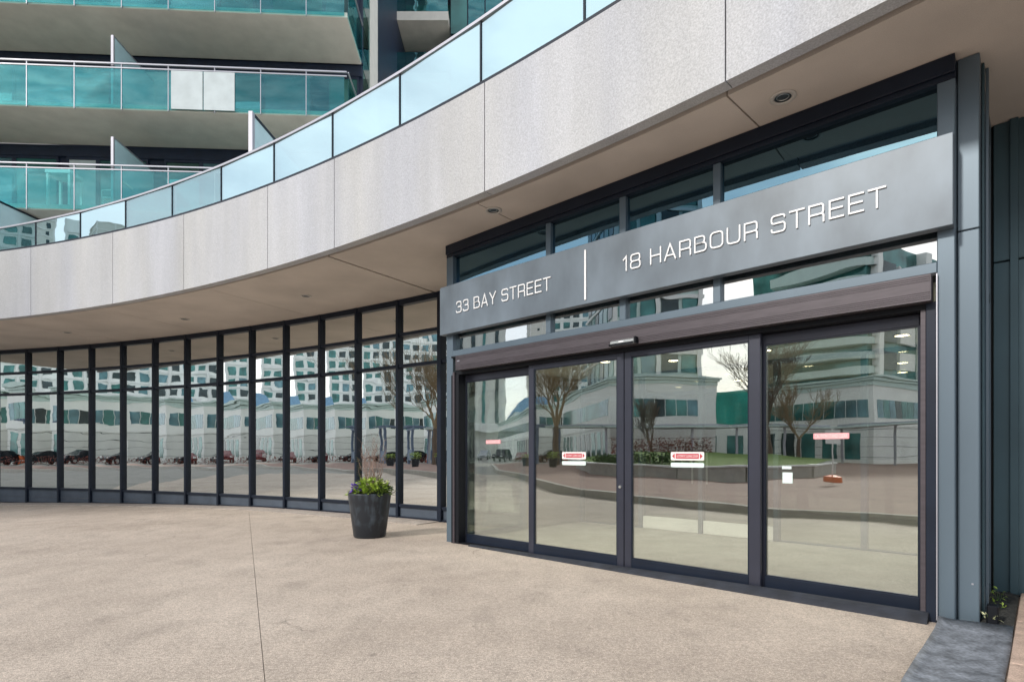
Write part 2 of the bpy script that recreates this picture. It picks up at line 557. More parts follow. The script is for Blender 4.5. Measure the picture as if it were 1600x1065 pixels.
def tag(o, label=None, cat=None, group=None, kind=None):
    if label: o['label'] = label
    if cat: o['category'] = cat
    if group: o['group'] = group
    if kind: o['kind'] = kind
    return o
def thing(name, label, cat, loc=(0, 0, 0), group=None):
    o = bpy.data.objects.new(name, None)
    o.empty_display_size = 0.2
    COL.objects.link(o)
    o.location = loc
    ORG[o.name] = Vector(loc)
    return tag(o, label, cat, group)
def copy_tree(o, parent=None):
    c = o.copy()
    COL.objects.link(c)
    if parent is not None:
        c.parent = parent
    for ch in list(o.children):
        copy_tree(ch, c)
    return c
def instance(proto, label, loc, rz=0, group=None, first=[None]):
    c = copy_tree(proto)
    c.location = loc
    c.rotation_euler = (0, 0, rz)
    c['label'] = label
    if group: c['group'] = group
    return c

# ------------------------------------------------------------------ frames of the place
P0 = Vector((-0.9565, 8.2955, 0))
EU = Vector((0.73075, -0.68265, 0))
EV = Vector((0.68265, 0.73075, 0))
def PF(u, v, z):                       # portal frame: u along the face, v inwards
    return P0 + EU * u + EV * v + Vector((0, 0, z))
FC, FR = Vector((-20.6363, -16.8851, 0)), 30.972      # podium edge arc
WC, WR = Vector((-24.2236, -21.9312, 0)), 39.805      # curtain wall arc
def arc(c, r, a, z=0.0):
    return Vector((c.x + r * sin(R(a)), c.y + r * cos(R(a)), z))
def gz(x):
    if x > -6 or x < -30: return 0.0
    if x > -15: return -0.022 * (-6 - x)
    if x > -18: return -0.198
    return -0.198 * (x + 30) / 12.0
def arcbox(mb, c, r0, r1, a0, a1, z0, z1, n=6, z0b=None, z1b=None):
    z0b = z0 if z0b is None else z0b
    z1b = z1 if z1b is None else z1b
    st = [k / n for k in range(n + 1)]
    def F(t, a, b):
        ang = a0 + (a1 - a0) * t
        lo = z0 + (z0b - z0) * t
        hi = z1 + (z1b - z1) * t
        return arc(c, r0 if a == 0 else r1, ang, lo if b == 0 else hi)
    mb.prism([(0, 0), (1, 0), (1, 1), (0, 1)], st, F)
    return mb

# ------------------------------------------------------------------ ground
def sheet(name, mat, xs, ys, zf, kind='structure'):
    mb = MB()
    nx, ny = len(xs), len(ys)
    mb.v = [Vector((x, y, zf(x, y))) for y in ys for x in xs]
    for j in range(ny - 1):
        for i in range(nx - 1):
            mb.f.append((j * nx + i, j * nx + i + 1, (j + 1) * nx + i + 1, (j + 1) * nx + i))
            mb.mi.append(0)
    o = mb.build(name, mat)
    return tag(o, kind=kind)
xs = [-1200, -300, -120, -60] + [-30 + 1.5 * k for k in range(17)] + [-5, -2, 3, 10, 30, 80, 300, 1200]
ys = [-1200, -300, -100, -40, -15, 0, 15, 30, 60, 200, 1200]
sheet('street', M['asphalt'], xs, ys, lambda x, y: gz(x) - 0.03)

dw = thing('driveway', None, None)
dw['kind'] = 'structure'
J0, JD, JK = Vector((-5.12, 11.1, 0)), Vector((0.427, -0.904, 0)), Vector((0.904, 0.427, 0))
def slab_piece(k0, k1, j0, j1):
    mb = MB()
    nk = max(2, int((k1 - k0) / 0.8))
    nj = max(2, int((j1 - j0) / 2.0))
    top = []
    for j in range(nj + 1):
        for k in range(nk + 1):
            p = J0 + JD * (j0 + (j1 - j0) * j / nj) + JK * (k0 + (k1 - k0) * k / nk)
            top.append(Vector((p.x, p.y, gz(p.x))))
    w = nk + 1
    mb.v = list(top)
    for j in range(nj):
        for k in range(nk):
            mb.f.append((j * w + k, j * w + k + 1, (j + 1) * w + k + 1, (j + 1) * w + k))
            mb.mi.append(0)
    # skirts down the joints
    rim = [k for k in range(w)] + [j * w + nk for j in range(1, nj + 1)] + [nj * w + k for k in range(nk - 1, -1, -1)] + [j * w for j in range(nj - 1, 0, -1)]
    b0 = len(mb.v)
    mb.v += [top[i] - Vector((0, 0, 0.028)) for i in rim]
    n = len(rim)
    for q in range(n):
        q2 = (q + 1) % n
        mb.f.append((rim[q], rim[q2], b0 + q2, b0 + q))
        mb.mi.append(0)
    return mb.build('concrete_slab', M['driveway'], dw)
slab_piece(-22, -0.0022, -8, 19)
slab_piece(0.0022, 20, -8, 19)

# ------------------------------------------------------------------ podium building: soffit, fascia, roof deck
pod = thing('podium_building', 'curved grey concrete podium overhanging the glazed entrance', 'building', (-10, 14, 0))
FJ = [5.0, 9.6, 14.4, 19.18, 24.09, 28.18, 32.58, 35.64, 41.01, 46.18, 51.3, 56.5, 61.5]
def ztop(a):
    return 5.81 - 0.0107 * (a - 17.2)
for a0, a1 in zip(FJ[:-1], FJ[1:]):
    mb = MB()
    g = 0.012
    n = 10
    st = [k / n for k in range(n + 1)]
    def F(t, r, zz, a0=a0, a1=a1):
        a = a0 + g + (a1 - a0 - 2 * g) * t
        return arc(FC, FR + r, a, 4.27 if zz == 0 else (4.33 if zz == 1 else ztop(a) - 0.045))
    mb.prism([(0, 0), (0.13, 0), (0.13, 1), (0.22, 1), (0.22, 2), (0, 2)], st, F)
    mb.build('fascia_panel', M['precast'], pod)
mb = MB()
arcbox(mb, FC, FR + 0.02, FR + 0.20, 5, 61.5, 4.34, 5.35, 40)
mb.build('backing_wall', M['joint'], pod)
mb = MB()                                                       # dark flashing under the guardrail
arcbox(mb, FC, FR + 0.012, FR + 0.21, 5, 61.5, ztop(5) - 0.045, ztop(5), 40, ztop(61.5) - 0.045, ztop(61.5))
mb.build('flashing', M['dark_metal'], pod)
SJ = [5.0, 10.6, 16.75, 22.6, 28.8, 34.85, 40.4, 46.0, 51.6, 61.5]
for k, (a0, a1) in enumerate(zip(SJ[:-1], SJ[1:])):
    mb = MB()
    g = 0.075 if k == 4 else 0.022
    arcbox(mb, FC, FR + 0.24, FR + 5.2, a0 + 0.008, a1 - g, 4.30, 4.36, 10)
    mb.build('soffit_panel', M['soffit'], pod)
mb = MB()
arcbox(mb, FC, FR + 0.21, FR + 5.2, 5, 61.5, 4.365, 4.5, 40)
mb.build('slab_core', M['joint'], pod)
mb = MB()
arcbox(mb, FC, FR + 5.2, FR + 17, 5, 61.5, 4.36, 4.5, 30)
mb.build('lobby_ceiling', M['white'], pod)
mb = MB()
arcbox(mb, FC, FR + 0.22, FR + 24, 2, 64, 5.0, 5.25, 40)
mb.build('roof_deck', M['edge'], pod)
mb = MB()
arcbox(mb, FC, FR + 12, FR + 12.3, 5, 61.5, 0.0, 4.36, 30)
mb.build('lobby_back_wall', M['lobby_wall'], pod)
for a in (5.0, 61.4):
    arcbox(MB(), FC, FR + 3.3, FR + 12, a, a + 0.15, 0, 4.36, 1).build('lobby_end_wall', M['lobby_wall'], pod)

# lobby floor
CWA = [2.6, 4.35, 6.1, 7.85, 9.6, 11.37, 12.95, 14.72, 16.5, 18.27, 20.02, 21.78, 23.52, 25.24, 26.89, 28.56, 30.21, 31.82, 33.51, 35.1, 36.5, 37.75]
CV = [arc(WC, WR, a) for a in CWA]
mb = MB()
pts = [CV[k] for k in range(len(CV))] + [PF(0.05, 1.65, 0), PF(0.05, 0.02, 0), PF(5.95, 0.02, 0), PF(5.95, 1.43, 0), PF(14, 1.43, 0)]
pts += [arc(FC, FR + 12, a) for a in range(61, 4, -4)]
mb.poly([(p.x, p.y, 0.008) for p in pts])
tag(mb.build('lobby_floor', M['lobby_stone']), kind='structure')
mb = MB()
mb.box((0.1, 0.2, 0.012), (5.8, 3.1, 0.02), PF)
tag(mb.build('entrance_mat', M['lobby_floor']), 'grey ribbed entrance mat on the vestibule floor behind the sliding doors', 'mat')

# border paving along the curtain wall
bp_ = thing('border_paving', None, None)
bp_['kind'] = 'structure'
for k in range(len(CV) - 3):
    a0, a1 = CWA[k], CWA[k + 1]
    mb = MB()
    for i in range(2):
        aa0 = a0 + (a1 - a0) * i / 2 + 0.012
        aa1 = a0 + (a1 - a0) * (i + 1) / 2 - 0.012
        q = [arc(WC, WR - 0.62, aa0), arc(WC, WR - 0.62, aa1), arc(WC, WR + 0.05, aa1), arc(WC, WR + 0.05, aa0)]
        mb = MB()
        hi = [Vector((p.x, p.y, gz(p.x) + 0.012)) for p in q]
        lo = [Vector((p.x, p.y, gz(p.x) - 0.02)) for p in q]
        mb.poly(hi)
        for t in range(4):
            mb.poly([hi[t], lo[t], lo[(t + 1) % 4], hi[(t + 1) % 4]])
        mb.build('paving_stone', M['border'], bp_)

# ------------------------------------------------------------------ curtain wall
cw = thing('curtain_wall', 'long curved wall of dark framed glass panes under the overhang', 'glass wall', (-7, 14, 0))
T0, T1, T2, T3 = 0.25, 2.99, 3.61, 4.19
def BF(i):
    a, b = CV[i], CV[i + 1]
    d = (b - a)
    L = d.length
    d = d / L
    nrm = Vector((-d.y, d.x, 0))         # inwards
    return (lambda s, v, z: a + d * s + nrm * v + Vector((0, 0, z))), L
for i in range(len(CV) - 1):
    F, L = BF(i)
    zb = min(gz(CV[i].x), gz(CV[i + 1].x)) - 0.01
    mb = MB()
    w = 0.033 if i != 19 else 0.05
    mb.box((-w, -0.05, zb), (w, 0.13, 4.30), F)
    mb.build('mullion', M['dark_metal'], cw, bevel=0.004)
    mb = MB()
    for z, h in ((T0, 0.03), (T1, 0.032), (T2, 0.032)):
        mb.box((w, -0.03, z - h), (L - w, 0.11, z + h), F)
    mb.box((w, -0.035, T3), (L - w, 0.12, 4.30), F)
    mb.box((w, -0.03, zb), (L - w, 0.11, zb + 0.05), F)
    mb.build('transom', M['dark_metal'], cw, bevel=0.003)
    mb = MB()
    mb.box((w, 0.012, zb + 0.05), (L - w, 0.05, T0 - 0.03), F)
    mb.build('base_panel', M['base_metal'], cw)
    for z0, z1 in ((T0 + .03, T1 - .032), (T1 + .032, T2 - .032), (T2 + .032, T3)):
        mb = MB()
        tl = random.uniform(-0.002, 0.002)
        tz = random.uniform(-0.001, 0.001)
        G = lambda s, v, z, F=F, tl=tl, tz=tz, L=L, z0=z0: F(s, v + tl * (s - L / 2) + tz * (z - z0), z)
        mb.box((w, 0.03, z0), (L - w, 0.042, z1), G)
        mb.build('glass_pane', M['glass_wall'], cw)

# a few things standing inside the curved lobby
for k, (a, rr) in enumerate([(21.6, 3.0), (29.5, 3.5), (36, 3.0)]):
    p = arc(WC, WR + rr, a)
    mb = MB()
    mb.lathe([(0.0, 0.01), (0.36, 0.01), (0.36, 4.36), (0, 4.36)], 24, p.x, p.y)
    tag(mb.build('lobby_column', M['white'], smooth=False), ['round white column inside the lobby behind the far left panes',
        'round white column inside the lobby near the middle panes', 'round white column inside the lobby close to the portal'][k], 'column', 'columns inside the lobby')

# ------------------------------------------------------------------ entrance portal
por = thing('entrance_portal', 'projecting blue grey metal entrance portal with glass sliding doors', 'entrance', tuple(PF(2.9, 0, 0)))
W = 5.876
def pbox(name, mat, *boxes, bevel=0.004, parent=None):
    mb = MB()
    for a, b in boxes:
        mb.box(a, b, PF)
    return mb.build(name, mat, parent or por, bevel=bevel)
pbox('post', M['steel_blue'], ((0, 0, -0.01), (0.14, 0.16, 4.12)), bevel=0.006)
pbox('post', M['steel_blue'], ((5.765, 0, -0.01), (W, 0.16, 4.12)), bevel=0.006)
pbox('corner_column', M['steel_blue'], ((5.88, 0.10, -0.02), (6.012, 0.26, 2.98)), bevel=0.006)
pbox('corner_column', M['steel_blue'], ((5.88, 0.10, 2.986), (6.012, 0.26, 4.297)), bevel=0.006)
pbox('top_beam', M['dark_metal'], ((0, -0.02, 4.165), (W, 0.14, 4.297)), ((0, 0.0, 4.12), (W, 0.14, 4.163)))
MU = [(1.86, 1.935), (2.92, 3.0), (3.99, 4.065)]
for a, b in MU:
    pbox('mullion', M['steel_blue'], ((a, 0.02, 2.76), (b, 0.16, 4.12)))
pbox('sill_beam', M['steel_blue'], ((0.14, 0.0, 2.672), (5.765, 0.16, 2.757)))
us = [0.14] + [x for m_ in MU for x in m_] + [5.765]
for k in range(4):
    a, b = us[2 * k], us[2 * k + 1]
    mb = MB(); mb.box((a, 0.07, 3.3), (b, 0.082, 4.12), PF); mb.build('transom_pane', M['glass_transom'], por)
    mb = MB(); mb.box((a, 0.07, 2.757), (b, 0.082, 3.3), PF); mb.build('transom_pane', M['glass_low'], por)
# address sign: zinc box with raised letters
sign = thing('address_sign', 'long grey metal sign with white raised street address letters above the doors', 'sign', tuple(PF(2.9, -0.1, 3.3)))
pbox('sign_panel', M['sign_metal'], ((-0.03, -0.10, 2.985), (5.874, -0.004, 3.673)), bevel=0.005, parent=sign)
pbox('divider_bar', M['letters'], ((2.538, -0.112, 3.03), (2.562, -0.1005, 3.60)), bevel=0.002, parent=sign)

# letters as thick strokes
def arcp(cx, cy, r, a0, a1, n=5):
    return [(cx + r * cos(R(a0 + (a1 - a0) * k / n)), cy + r * sin(R(a0 + (a1 - a0) * k / n))) for k in range(n + 1)]
def rrect(x0, y0, x1, y1, r):
    return arcp(x1 - r, y0 + r, r, -90, 0) + arcp(x1 - r, y1 - r, r, 0, 90) + arcp(x0 + r, y1 - r, r, 90, 180) + arcp(x0 + r, y0 + r, r, 180, 270)
h = 0.065
GL = {
 '1': (0.42, [([(0.04, 0.72), (0.30, 0.935), (0.30, 0.0)], False)]),
 '8': (0.86, [(rrect(0.09, 0.51, 0.77, 1 - h, 0.15), True), (rrect(h, h, 0.86 - h, 0.51, 0.16), True)]),
 '3': (0.84, [([(h, 0.80)] + arcp(0.09 + 0.15, 1 - h - 0.15, 0.15, 180, 90) + arcp(0.75 - 0.15, 1 - h - 0.15, 0.15, 90, 0) + arcp(0.75 - 0.13, 0.52 + 0.13, 0.13, 0, -90) + [(0.30, 0.52)], False),
      ([(0.60, 0.52)] + arcp(0.78 - 0.15, 0.52 - 0.15, 0.15, 90, 0) + arcp(0.78 - 0.16, h + 0.16, 0.16, 0, -90) + arcp(h + 0.16, h + 0.16, 0.16, 270, 180) + [(h, 0.24)], False)]),
 'S': (0.86, [([(0.80, 0.78)] + arcp(0.79 - 0.15, 1 - h - 0.15, 0.15, 0, 90) + arcp(h + 0.15, 1 - h - 0.15, 0.15, 90, 180) + arcp(h + 0.14, 0.53 + 0.14, 0.14, 180, 270) + arcp(0.80 - 0.15, 0.53 - 0.15, 0.15, 90, 0) + arcp(0.80 - 0.15, h + 0.15, 0.15, 0, -90) + arcp(h + 0.15, h + 0.15, 0.15, 270, 180) + [(h, 0.25)], False)]),
 'H': (0.86, [([(h, 0), (h, 1)], False), ([(0.86 - h, 0), (0.86 - h, 1)], False), ([(h, 0.52), (0.86 - h, 0.52)], False)]),
 'A': (0.92, [([(0.06, 0), (0.46, 0.975), (0.86, 0)], False), ([(0.2, 0.30), (0.72, 0.30)], False)]),
 'R': (0.86, [([(h, 0), (h, 1 - h)] + arcp(0.78 - 0.15, 1 - h - 0.15, 0.15, 90, 0) + arcp(0.78 - 0.15, 0.44 + 0.15, 0.15, 0, -90) + [(h, 0.44)], False), ([(0.52, 0.44)] + arcp(0.79 - 0.13, 0.44 - 0.13, 0.13, 90, 0) + [(0.79, 0.0)], False)]),
 'B': (0.86, [([(h, 0.54), (h, 1 - h)] + arcp(0.70 - 0.17, 1 - h - 0.17, 0.17, 90, 0) + arcp(0.70 - 0.17, 0.54 + 0.17, 0.17, 0, -90) + [(h, 0.54), (h, h)] + arcp(0.81 - 0.19, h + 0.19, 0.19, -90, 0) + arcp(0.81 - 0.19, 0.54 - 0.19, 0.19, 0, 90) + [(h + 0.05, 0.54)], False)]),
 'O': (0.90, [(rrect(h, h, 0.90 - h, 1 - h, 0.22), True)]),
 'U': (0.88, [([(h, 1)] + arcp(h + 0.2, h + 0.2, 0.2, 180, 270) + arcp(0.88 - h - 0.2, h + 0.2, 0.2, 270, 360) + [(0.88 - h, 1)], False)]),
 'T': (0.82, [([(0, 1 - h), (0.82, 1 - h)], False), ([(0.41, 1 - 2 * h), (0.41, 0)], False)]),
 'E': (0.76, [([(0.76, 1 - h), (h, 1 - h), (h, h), (0.76, h)], False), ([(h, 0.52), (0.70, 0.52)], False)]),
 'Y': (0.88, [([(0.05, 1), (0.44, 0.46), (0.44, 0)], False), ([(0.83, 1), (0.44, 0.46)], False)]),
}
def ribbon(mb, pts, closed, t, to3):
    pts = [Vector((p[0], p[1])) for p in pts]
    q = [pts[0]]
    for p in pts[1:]:
        if (p - q[-1]).length > 1e-4: q.append(p)
    if closed and (q[0] - q[-1]).length < 1e-4: q.pop()
    n = len(q)
    L, Rr = [], []
    for i in range(n):
        if closed or 0 < i < n - 1:
            d0 = (q[i] - q[i - 1]).normalized()
            d1 = (q[(i + 1) % n] - q[i]).normalized()
        elif i == 0:
            d0 = d1 = (q[1] - q[0]).normalized()
        else:
            d0 = d1 = (q[-1] - q[-2]).normalized()
        n0, n1 = Vector((-d0.y, d0.x)), Vector((-d1.y, d1.x))
        m_ = (n0 + n1)
        if m_.length < 0.2: m_ = n0
        m_.normalize()
        k = t / max(0.35, m_.dot(n0))
        L.append(q[i] + m_ * k)
        Rr.append(q[i] - m_ * k)
    i0 = len(mb.v)
    for i in range(n):
        for P in (L[i], Rr[i]):
            mb.v += [to3(P.x, P.y, 0), to3(P.x, P.y, 1)]
    cnt = n if closed else n - 1
    for i in range(cnt):
        a, b = i0 + 4 * i, i0 + 4 * ((i + 1) % n)
        for f in ((a + 1, a + 3, b + 3, b + 1), (a, b, b + 2, a + 2), (a, a + 1, b + 1, b), (a + 2, b + 2, b + 3, a + 3)):
            mb.f.append(f); mb.mi.append(0)
    if not closed:
        for a in (i0, i0 + 4 * (n - 1)):
            mb.f.append((a, a + 2, a + 3, a + 1)); mb.mi.append(0)
def lettering(text, u0, u1, z0, hgt, v0, v1, parent, mat, name='letter', t=0.043):
    gap, space = 0.17, 0.52
    tot = 0
    for ch in text:
        tot += space if ch == ' ' else GL[ch][0] + gap
    tot -= gap
    k = (u1 - u0) / tot
    x = 0
    for ch in text:
        if ch == ' ':
            x += space
            continue
        w, strokes = GL[ch]
        mb = MB()
        for si, (pts, closed) in enumerate(strokes):
            # strokes of one letter stop at slightly different depths so that no faces share a plane
            to3 = lambda a, b, c, x=x, si=si: PF(u0 + (x + a) * k, (v0 + 0.0006 * si) if c else v1, z0 + b * hgt)
            ribbon(mb, pts, closed, t, to3)
        mb.build(name, mat, parent)
        x += w + gap
lettering('33 BAY STREET', 0.335, 2.045, 3.242, 0.166, -0.114, -0.1003, sign, M['letters'])
lettering('18 HARBOUR STREET', 3.045, 5.455, 3.242, 0.166, -0.114, -0.1003, sign, M['letters'])

# automatic door operator box: grooved profile
mb = MB()
prof = [(-0.12, 2.444)]
z = 2.455
while z < 2.63:
    if abs(z - 2.55) < 0.035:
        z += 0.012
        continue
    prof += [(-0.12, z), (-0.1165, z + 0.002), (-0.1165, z + 0.006), (-0.12, z + 0.008)]
    z += 0.0155
prof += [(-0.12, 2.645), (0.02, 2.645), (0.02, 2.444)]
mb.prism(prof, [0.335, 5.737], lambda u, a, b: PF(u, a, b))
op = mb.build('door_operator', M['bronze'], por)
pbox('end_cap', M['bronze'], ((5.7375, -0.118, 2.446), (5.742, 0.018, 2.643)), parent=op, bevel=0)
pbox('maker_plate', M['alu'], ((0.37, -0.1225, 2.565), (0.42, -0.1203, 2.578)), parent=op, bevel=0)
pbox('soffit_gap', M['black'], ((0.14, -0.03, 2.647), (5.765, 0.02, 2.671)), ((0.19, -0.02, 2.40), (5.74, 0.16, 2.443)), bevel=0)
# motion sensor
mb = MB()
mb.prism([(-0.17, 2.452), (-0.122, 2.448), (-0.1205, 2.51), (-0.145, 2.512), (-0.17, 2.49)], [2.925, 3.215], lambda u, a, b: PF(u, a, b))
sn = mb.build('motion_sensor', M['chrome'], por, bevel=0.002)
pbox('sensor_end', M['black'], ((3.216, -0.176, 2.448), (3.24, -0.1205, 2.516)), parent=sn)
pbox('sensor_end', M['black'], ((2.905, -0.174, 2.446), (2.924, -0.1205, 2.470)), parent=sn)
pbox('sensor_lens', M['black'], ((2.93, -0.174, 2.446), (3.21, -0.168, 2.468)), parent=sn, bevel=0)
pbox('sensor_badge', M['letters'], ((3.03, -0.1715, 2.474), (3.09, -0.1702, 2.488)), parent=sn, bevel=0)
# jambs
pbox('jamb', M['black'], ((0.142, -0.03, -0.01), (0.30, 0.17, 2.40)), bevel=0)
pbox('jamb_edge', M['bronze'], ((0.185, -0.045, -0.01), (0.225, -0.031, 2.44)), bevel=0.003)
pbox('jamb', M['dark_metal'], ((5.70, -0.03, -0.01), (5.764, 0.17, 2.45)), bevel=0.003)
pbox('jamb_edge', M['bronze'], ((5.663, -0.02, 0.02), (5.699, 0.16, 2.40)), bevel=0.003)
pbox('caulk_seam', M['alu'], ((5.7645, -0.034, 0.02), (5.772, -0.002, 2.66)), bevel=0)

def leaf(name, u0, u1, v, stL, stR, z0, z1, top, bot, mat):
    mb = MB()
    d0, d1 = v, v + 0.05
    mb.box((u0, d0, z0), (u0 + stL, d1, z1), PF)
    mb.box((u1 - stR, d0, z0), (u1, d1, z1), PF)
    mb.box((u0 + stL, d0, z1 - top), (u1 - stR, d1, z1), PF)
    o = mb.build(name, mat, por, bevel=0.004)
    MB().box((u0 + stL, d0, z0), (u1 - stR, d1, z0 + bot), PF).build('bottom_rail', M['dark_metal'], o, bevel=0.003)
    bead = MB()
    a, b, c, e = u0 + stL, u1 - stR, z0 + bot, z1 - top
    for q in (((a, d0 + 0.006, c), (a + .012, d1 - .006, e)), ((b - .012, d0 + .006, c), (b, d1 - .006, e)), ((a + .012, d0 + .006, e - .012), (b - .012, d1 - .006, e)), ((a + .012, d0 + .006, c), (b - .012, d1 - .006, c + .012))):
        bead.box(q[0], q[1], PF)
    bead.build('glazing_bead', M['dark_metal'], o)
    g = MB()
    g.box((a + .012, d0 + 0.02, c + .012), (b - .012, d0 + 0.03, e - .012), PF)
    g.build('glass_pane', M['glass_door'], o)
    return o
L1 = leaf('sidelight', 0.29, 1.60, 0.105, 0.018, 0.06, 0.0, 2.398, 0.09, 0.12, M['door_frame'])
L2 = leaf('sliding_door', 1.572, 2.972, 0.025, 0.085, 0.085, 0.018, 2.43, 0.085, 0.115, M['door_frame'])
L3 = leaf('sliding_door', 2.982, 4.44, 0.025, 0.085, 0.105, 0.018, 2.43, 0.085, 0.115, M['door_frame'])
L4 = leaf('sidelight', 4.40, 5.662, 0.105, 0.05, 0.02, 0.0, 2.398, 0.09, 0.14, M['door_frame'])
# lock
mb = MB()
c0 = PF(2.93, 0.024, 0.915)
mb.tube(c0, c0 - EV * 0.012, 0.018, 0.016, 16)
lk = mb.build('lock_cylinder', M['chrome'], L2)
# stickers
def text_mesh(txt, u0, u1, zc, hgt, v, mat, parent):
    cu = bpy.data.curves.new('text', 'FONT')
    cu.body = txt
    cu.align_x = 'CENTER'
    cu.align_y = 'CENTER'
    to = bpy.data.objects.new('text_tmp', cu)
    COL.objects.link(to)
    dg = bpy.context.evaluated_depsgraph_get()
    me = bpy.data.meshes.new_from_object(to.evaluated_get(dg))
    bpy.data.objects.remove(to)
    xs_ = [v_.co.x for v_ in me.vertices]
    ys_ = [v_.co.y for v_ in me.vertices]
    kx = (u1 - u0) / (max(xs_) - min(xs_))
    ky = hgt / (max(ys_) - min(ys_))
    o0 = ORG.get(parent.name, Vector((0, 0, 0)))
    cx, cy = (max(xs_) + min(xs_)) / 2, (max(ys_) + min(ys_)) / 2
    for v_ in me.vertices:
        v_.co = PF((u0 + u1) / 2 + (v_.co.x - cx) * kx, v, zc + (v_.co.y - cy) * ky) - o0
    me.materials.append(mat)
    o = bpy.data.objects.new('lettering', me)
    COL.objects.link(o)
    o.parent = parent
    return o
def rplate(name, u0, u1, z0, z1, v, mat, parent, r=0.012):
    mb = MB()
    pr = rrect(u0, z0, u1, z1, r)
    mb.prism(pr, [v - 0.0012, v], lambda st, a, b: PF(a, st, b))
    return mb.build(name, mat, parent)
for L, u0, u1 in ((L2, 2.10, 2.45), (L3, 3.53, 3.89)):
    vs = 0.0435
    rplate('warning_sticker', u0, u1, 1.216, 1.302, vs, M['sticker_white'], L)
    rplate('pale_strip', u0, u1, 1.145, 1.192, vs, M['sticker_pale'], L)
    w = u1 - u0
    mb = MB()
    for s in (0, 1):
        e = u0 + 0.014 if s == 0 else u1 - 0.014
        sg = 1 if s == 0 else -1
        tri = [(e, 1.259), (e + sg * 0.03, 1.230), (e + sg * 0.03, 1.288)]
        mb.prism(tri, [vs - 0.0024, vs - 0.0012], lambda st, a, b: PF(a, st, b))
    mb.box((u0 + 0.055, vs - 0.0024, 1.233), (u1 - 0.055, vs - 0.0012, 1.285), PF)
    mb.build('sticker_print', M['sticker_red'], L)
    text_mesh('AUTOMATIC SLIDING DOOR', u0 + 0.065, u1 - 0.065, 1.259, 0.028, vs - 0.003, M['sticker_white'], L)
vs = 0.1235
for L, u0, u1 in ((L4, 4.866, 5.146), (L1, 0.70, 0.98)):
    rplate('caution_sticker', u0, u1, 1.415, 1.466, vs, M['sticker_pink'], L, 0.006)
    text_mesh('CAUTION STAND CLEAR', u0 + 0.012, u1 - 0.012, 1.4405, 0.034, vs - 0.003, M['sticker_white'], L)
rplate('notice_sheet', 4.605, 4.692, 1.015, 1.115, vs, M['sticker_pale'], L4, 0.003)
rplate('notice_label', 4.60, 4.682, 1.145, 1.172, vs, M['sticker_pale'], L4, 0.003)

# threshold with rounded rubber ramp
mb = MB()
prof = [(0.10, 0.0)] + [(0.03 - 0.17 * sin(R(t)), 0.075 * cos(R(t)) + 0.0) for t in range(0, 91, 15)] + [(-0.14, -0.01), (0.10, -0.01)]
prof = [(-0.02, -0.01), (-0.02, 0.072), (-0.06, 0.068), (-0.10, 0.052), (-0.13, 0.028), (-0.145, -0.01)]
mb.prism(prof, [0.55, 2.5, 4.5, 5.72], lambda u, a, b: PF(u, -0.02 + (a + 0.02) * min(1, 0.45 + u * 0.11), b * min(1, 0.2 + u * 0.16) if b > 0 else b))
mb.build('threshold_ramp', M['rubber'], por, smooth=False)
pbox('threshold', M['black'], ((0.30, -0.02, -0.01), (5.70, 0.16, 0.016)), bevel=0)

# side returns of the portal (glazed)
def side_return(u, vv, out):
    pbox('side_rail', M['steel_blue'], ((u, 0.262, 4.10), (u + 0.07, vv, 4.297)))
    pbox('side_rail', M['steel_blue'], ((u, 0.262, -0.02), (u + 0.07, vv, 0.10)))
    pbox('side_rail', M['steel_blue'], ((u + 0.003, 0.55, 2.66), (u + 0.067, vv - 0.08, 2.74)))
    pbox('side_post', M['steel_blue'], ((u, 0.262, 0.10), (u + 0.07, 0.33, 4.10)))
    pbox('side_post', M['steel_blue'], ((u, vv - 0.08, 0.10), (u + 0.07, vv, 4.10)))
    for z0, z1 in ((0.10, 2.66), (2.74, 4.10)):
        mb = MB()
        mb.box((u + 0.03, 0.33, z0), (u + 0.042, vv - 0.08, z1), PF)
        mb.build('side_pane', M['glass_transom'] if out else M['glass_inner'], por)
side_return(5.94, 1.43, True)
side_return(0.0, 1.66, False)
pbox('corner_trim', M['side_panel'], ((6.013, 0.27, 0.0), (6.03, 0.36, 4.297)))
pbox('corner_trim', M['steel_blue'], ((6.031, 0.37, 0.0), (6.05, 0.42, 4.297)), bevel=0.002)

pbox('bolt_head', M['alu'], ((5.965, 0.0965, 0.30), (5.977, 0.0995, 0.312)), bevel=0)

# return wall at right: tall metal panels
rw = thing('panel_wall', 'dark teal metal panel wall at the right edge beside the portal', 'wall', tuple(PF(7.5, 1.43, 0)))
ue = [6.02, 6.17, 6.9, 7.7, 8.7, 9.8, 10.9, 12.0, 14.0]
for a, b in zip(ue[:-1], ue[1:]):
    for z0, z1 in ((0.0, 3.03), (3.04, 4.297)):
        mb = MB()
        mb.box((a + 0.004, 1.43, z0), (b - 0.004, 1.5, z1), PF)
        mb.build('metal_panel', M['side_panel'], rw, bevel=0.006)
mb = MB()
mb.box((6.0, 1.46, 0.0), (14, 1.56, 4.297), PF)
mb.build('panel_backing', M['black'], rw)
for a in (6.17,):
    mb = MB()
    mb.box((a - 0.03, 1.395, 0.0), (a + 0.03, 1.4295, 4.297), PF)
    mb.build('panel_batten', M['side_panel'], rw, bevel=0.004)

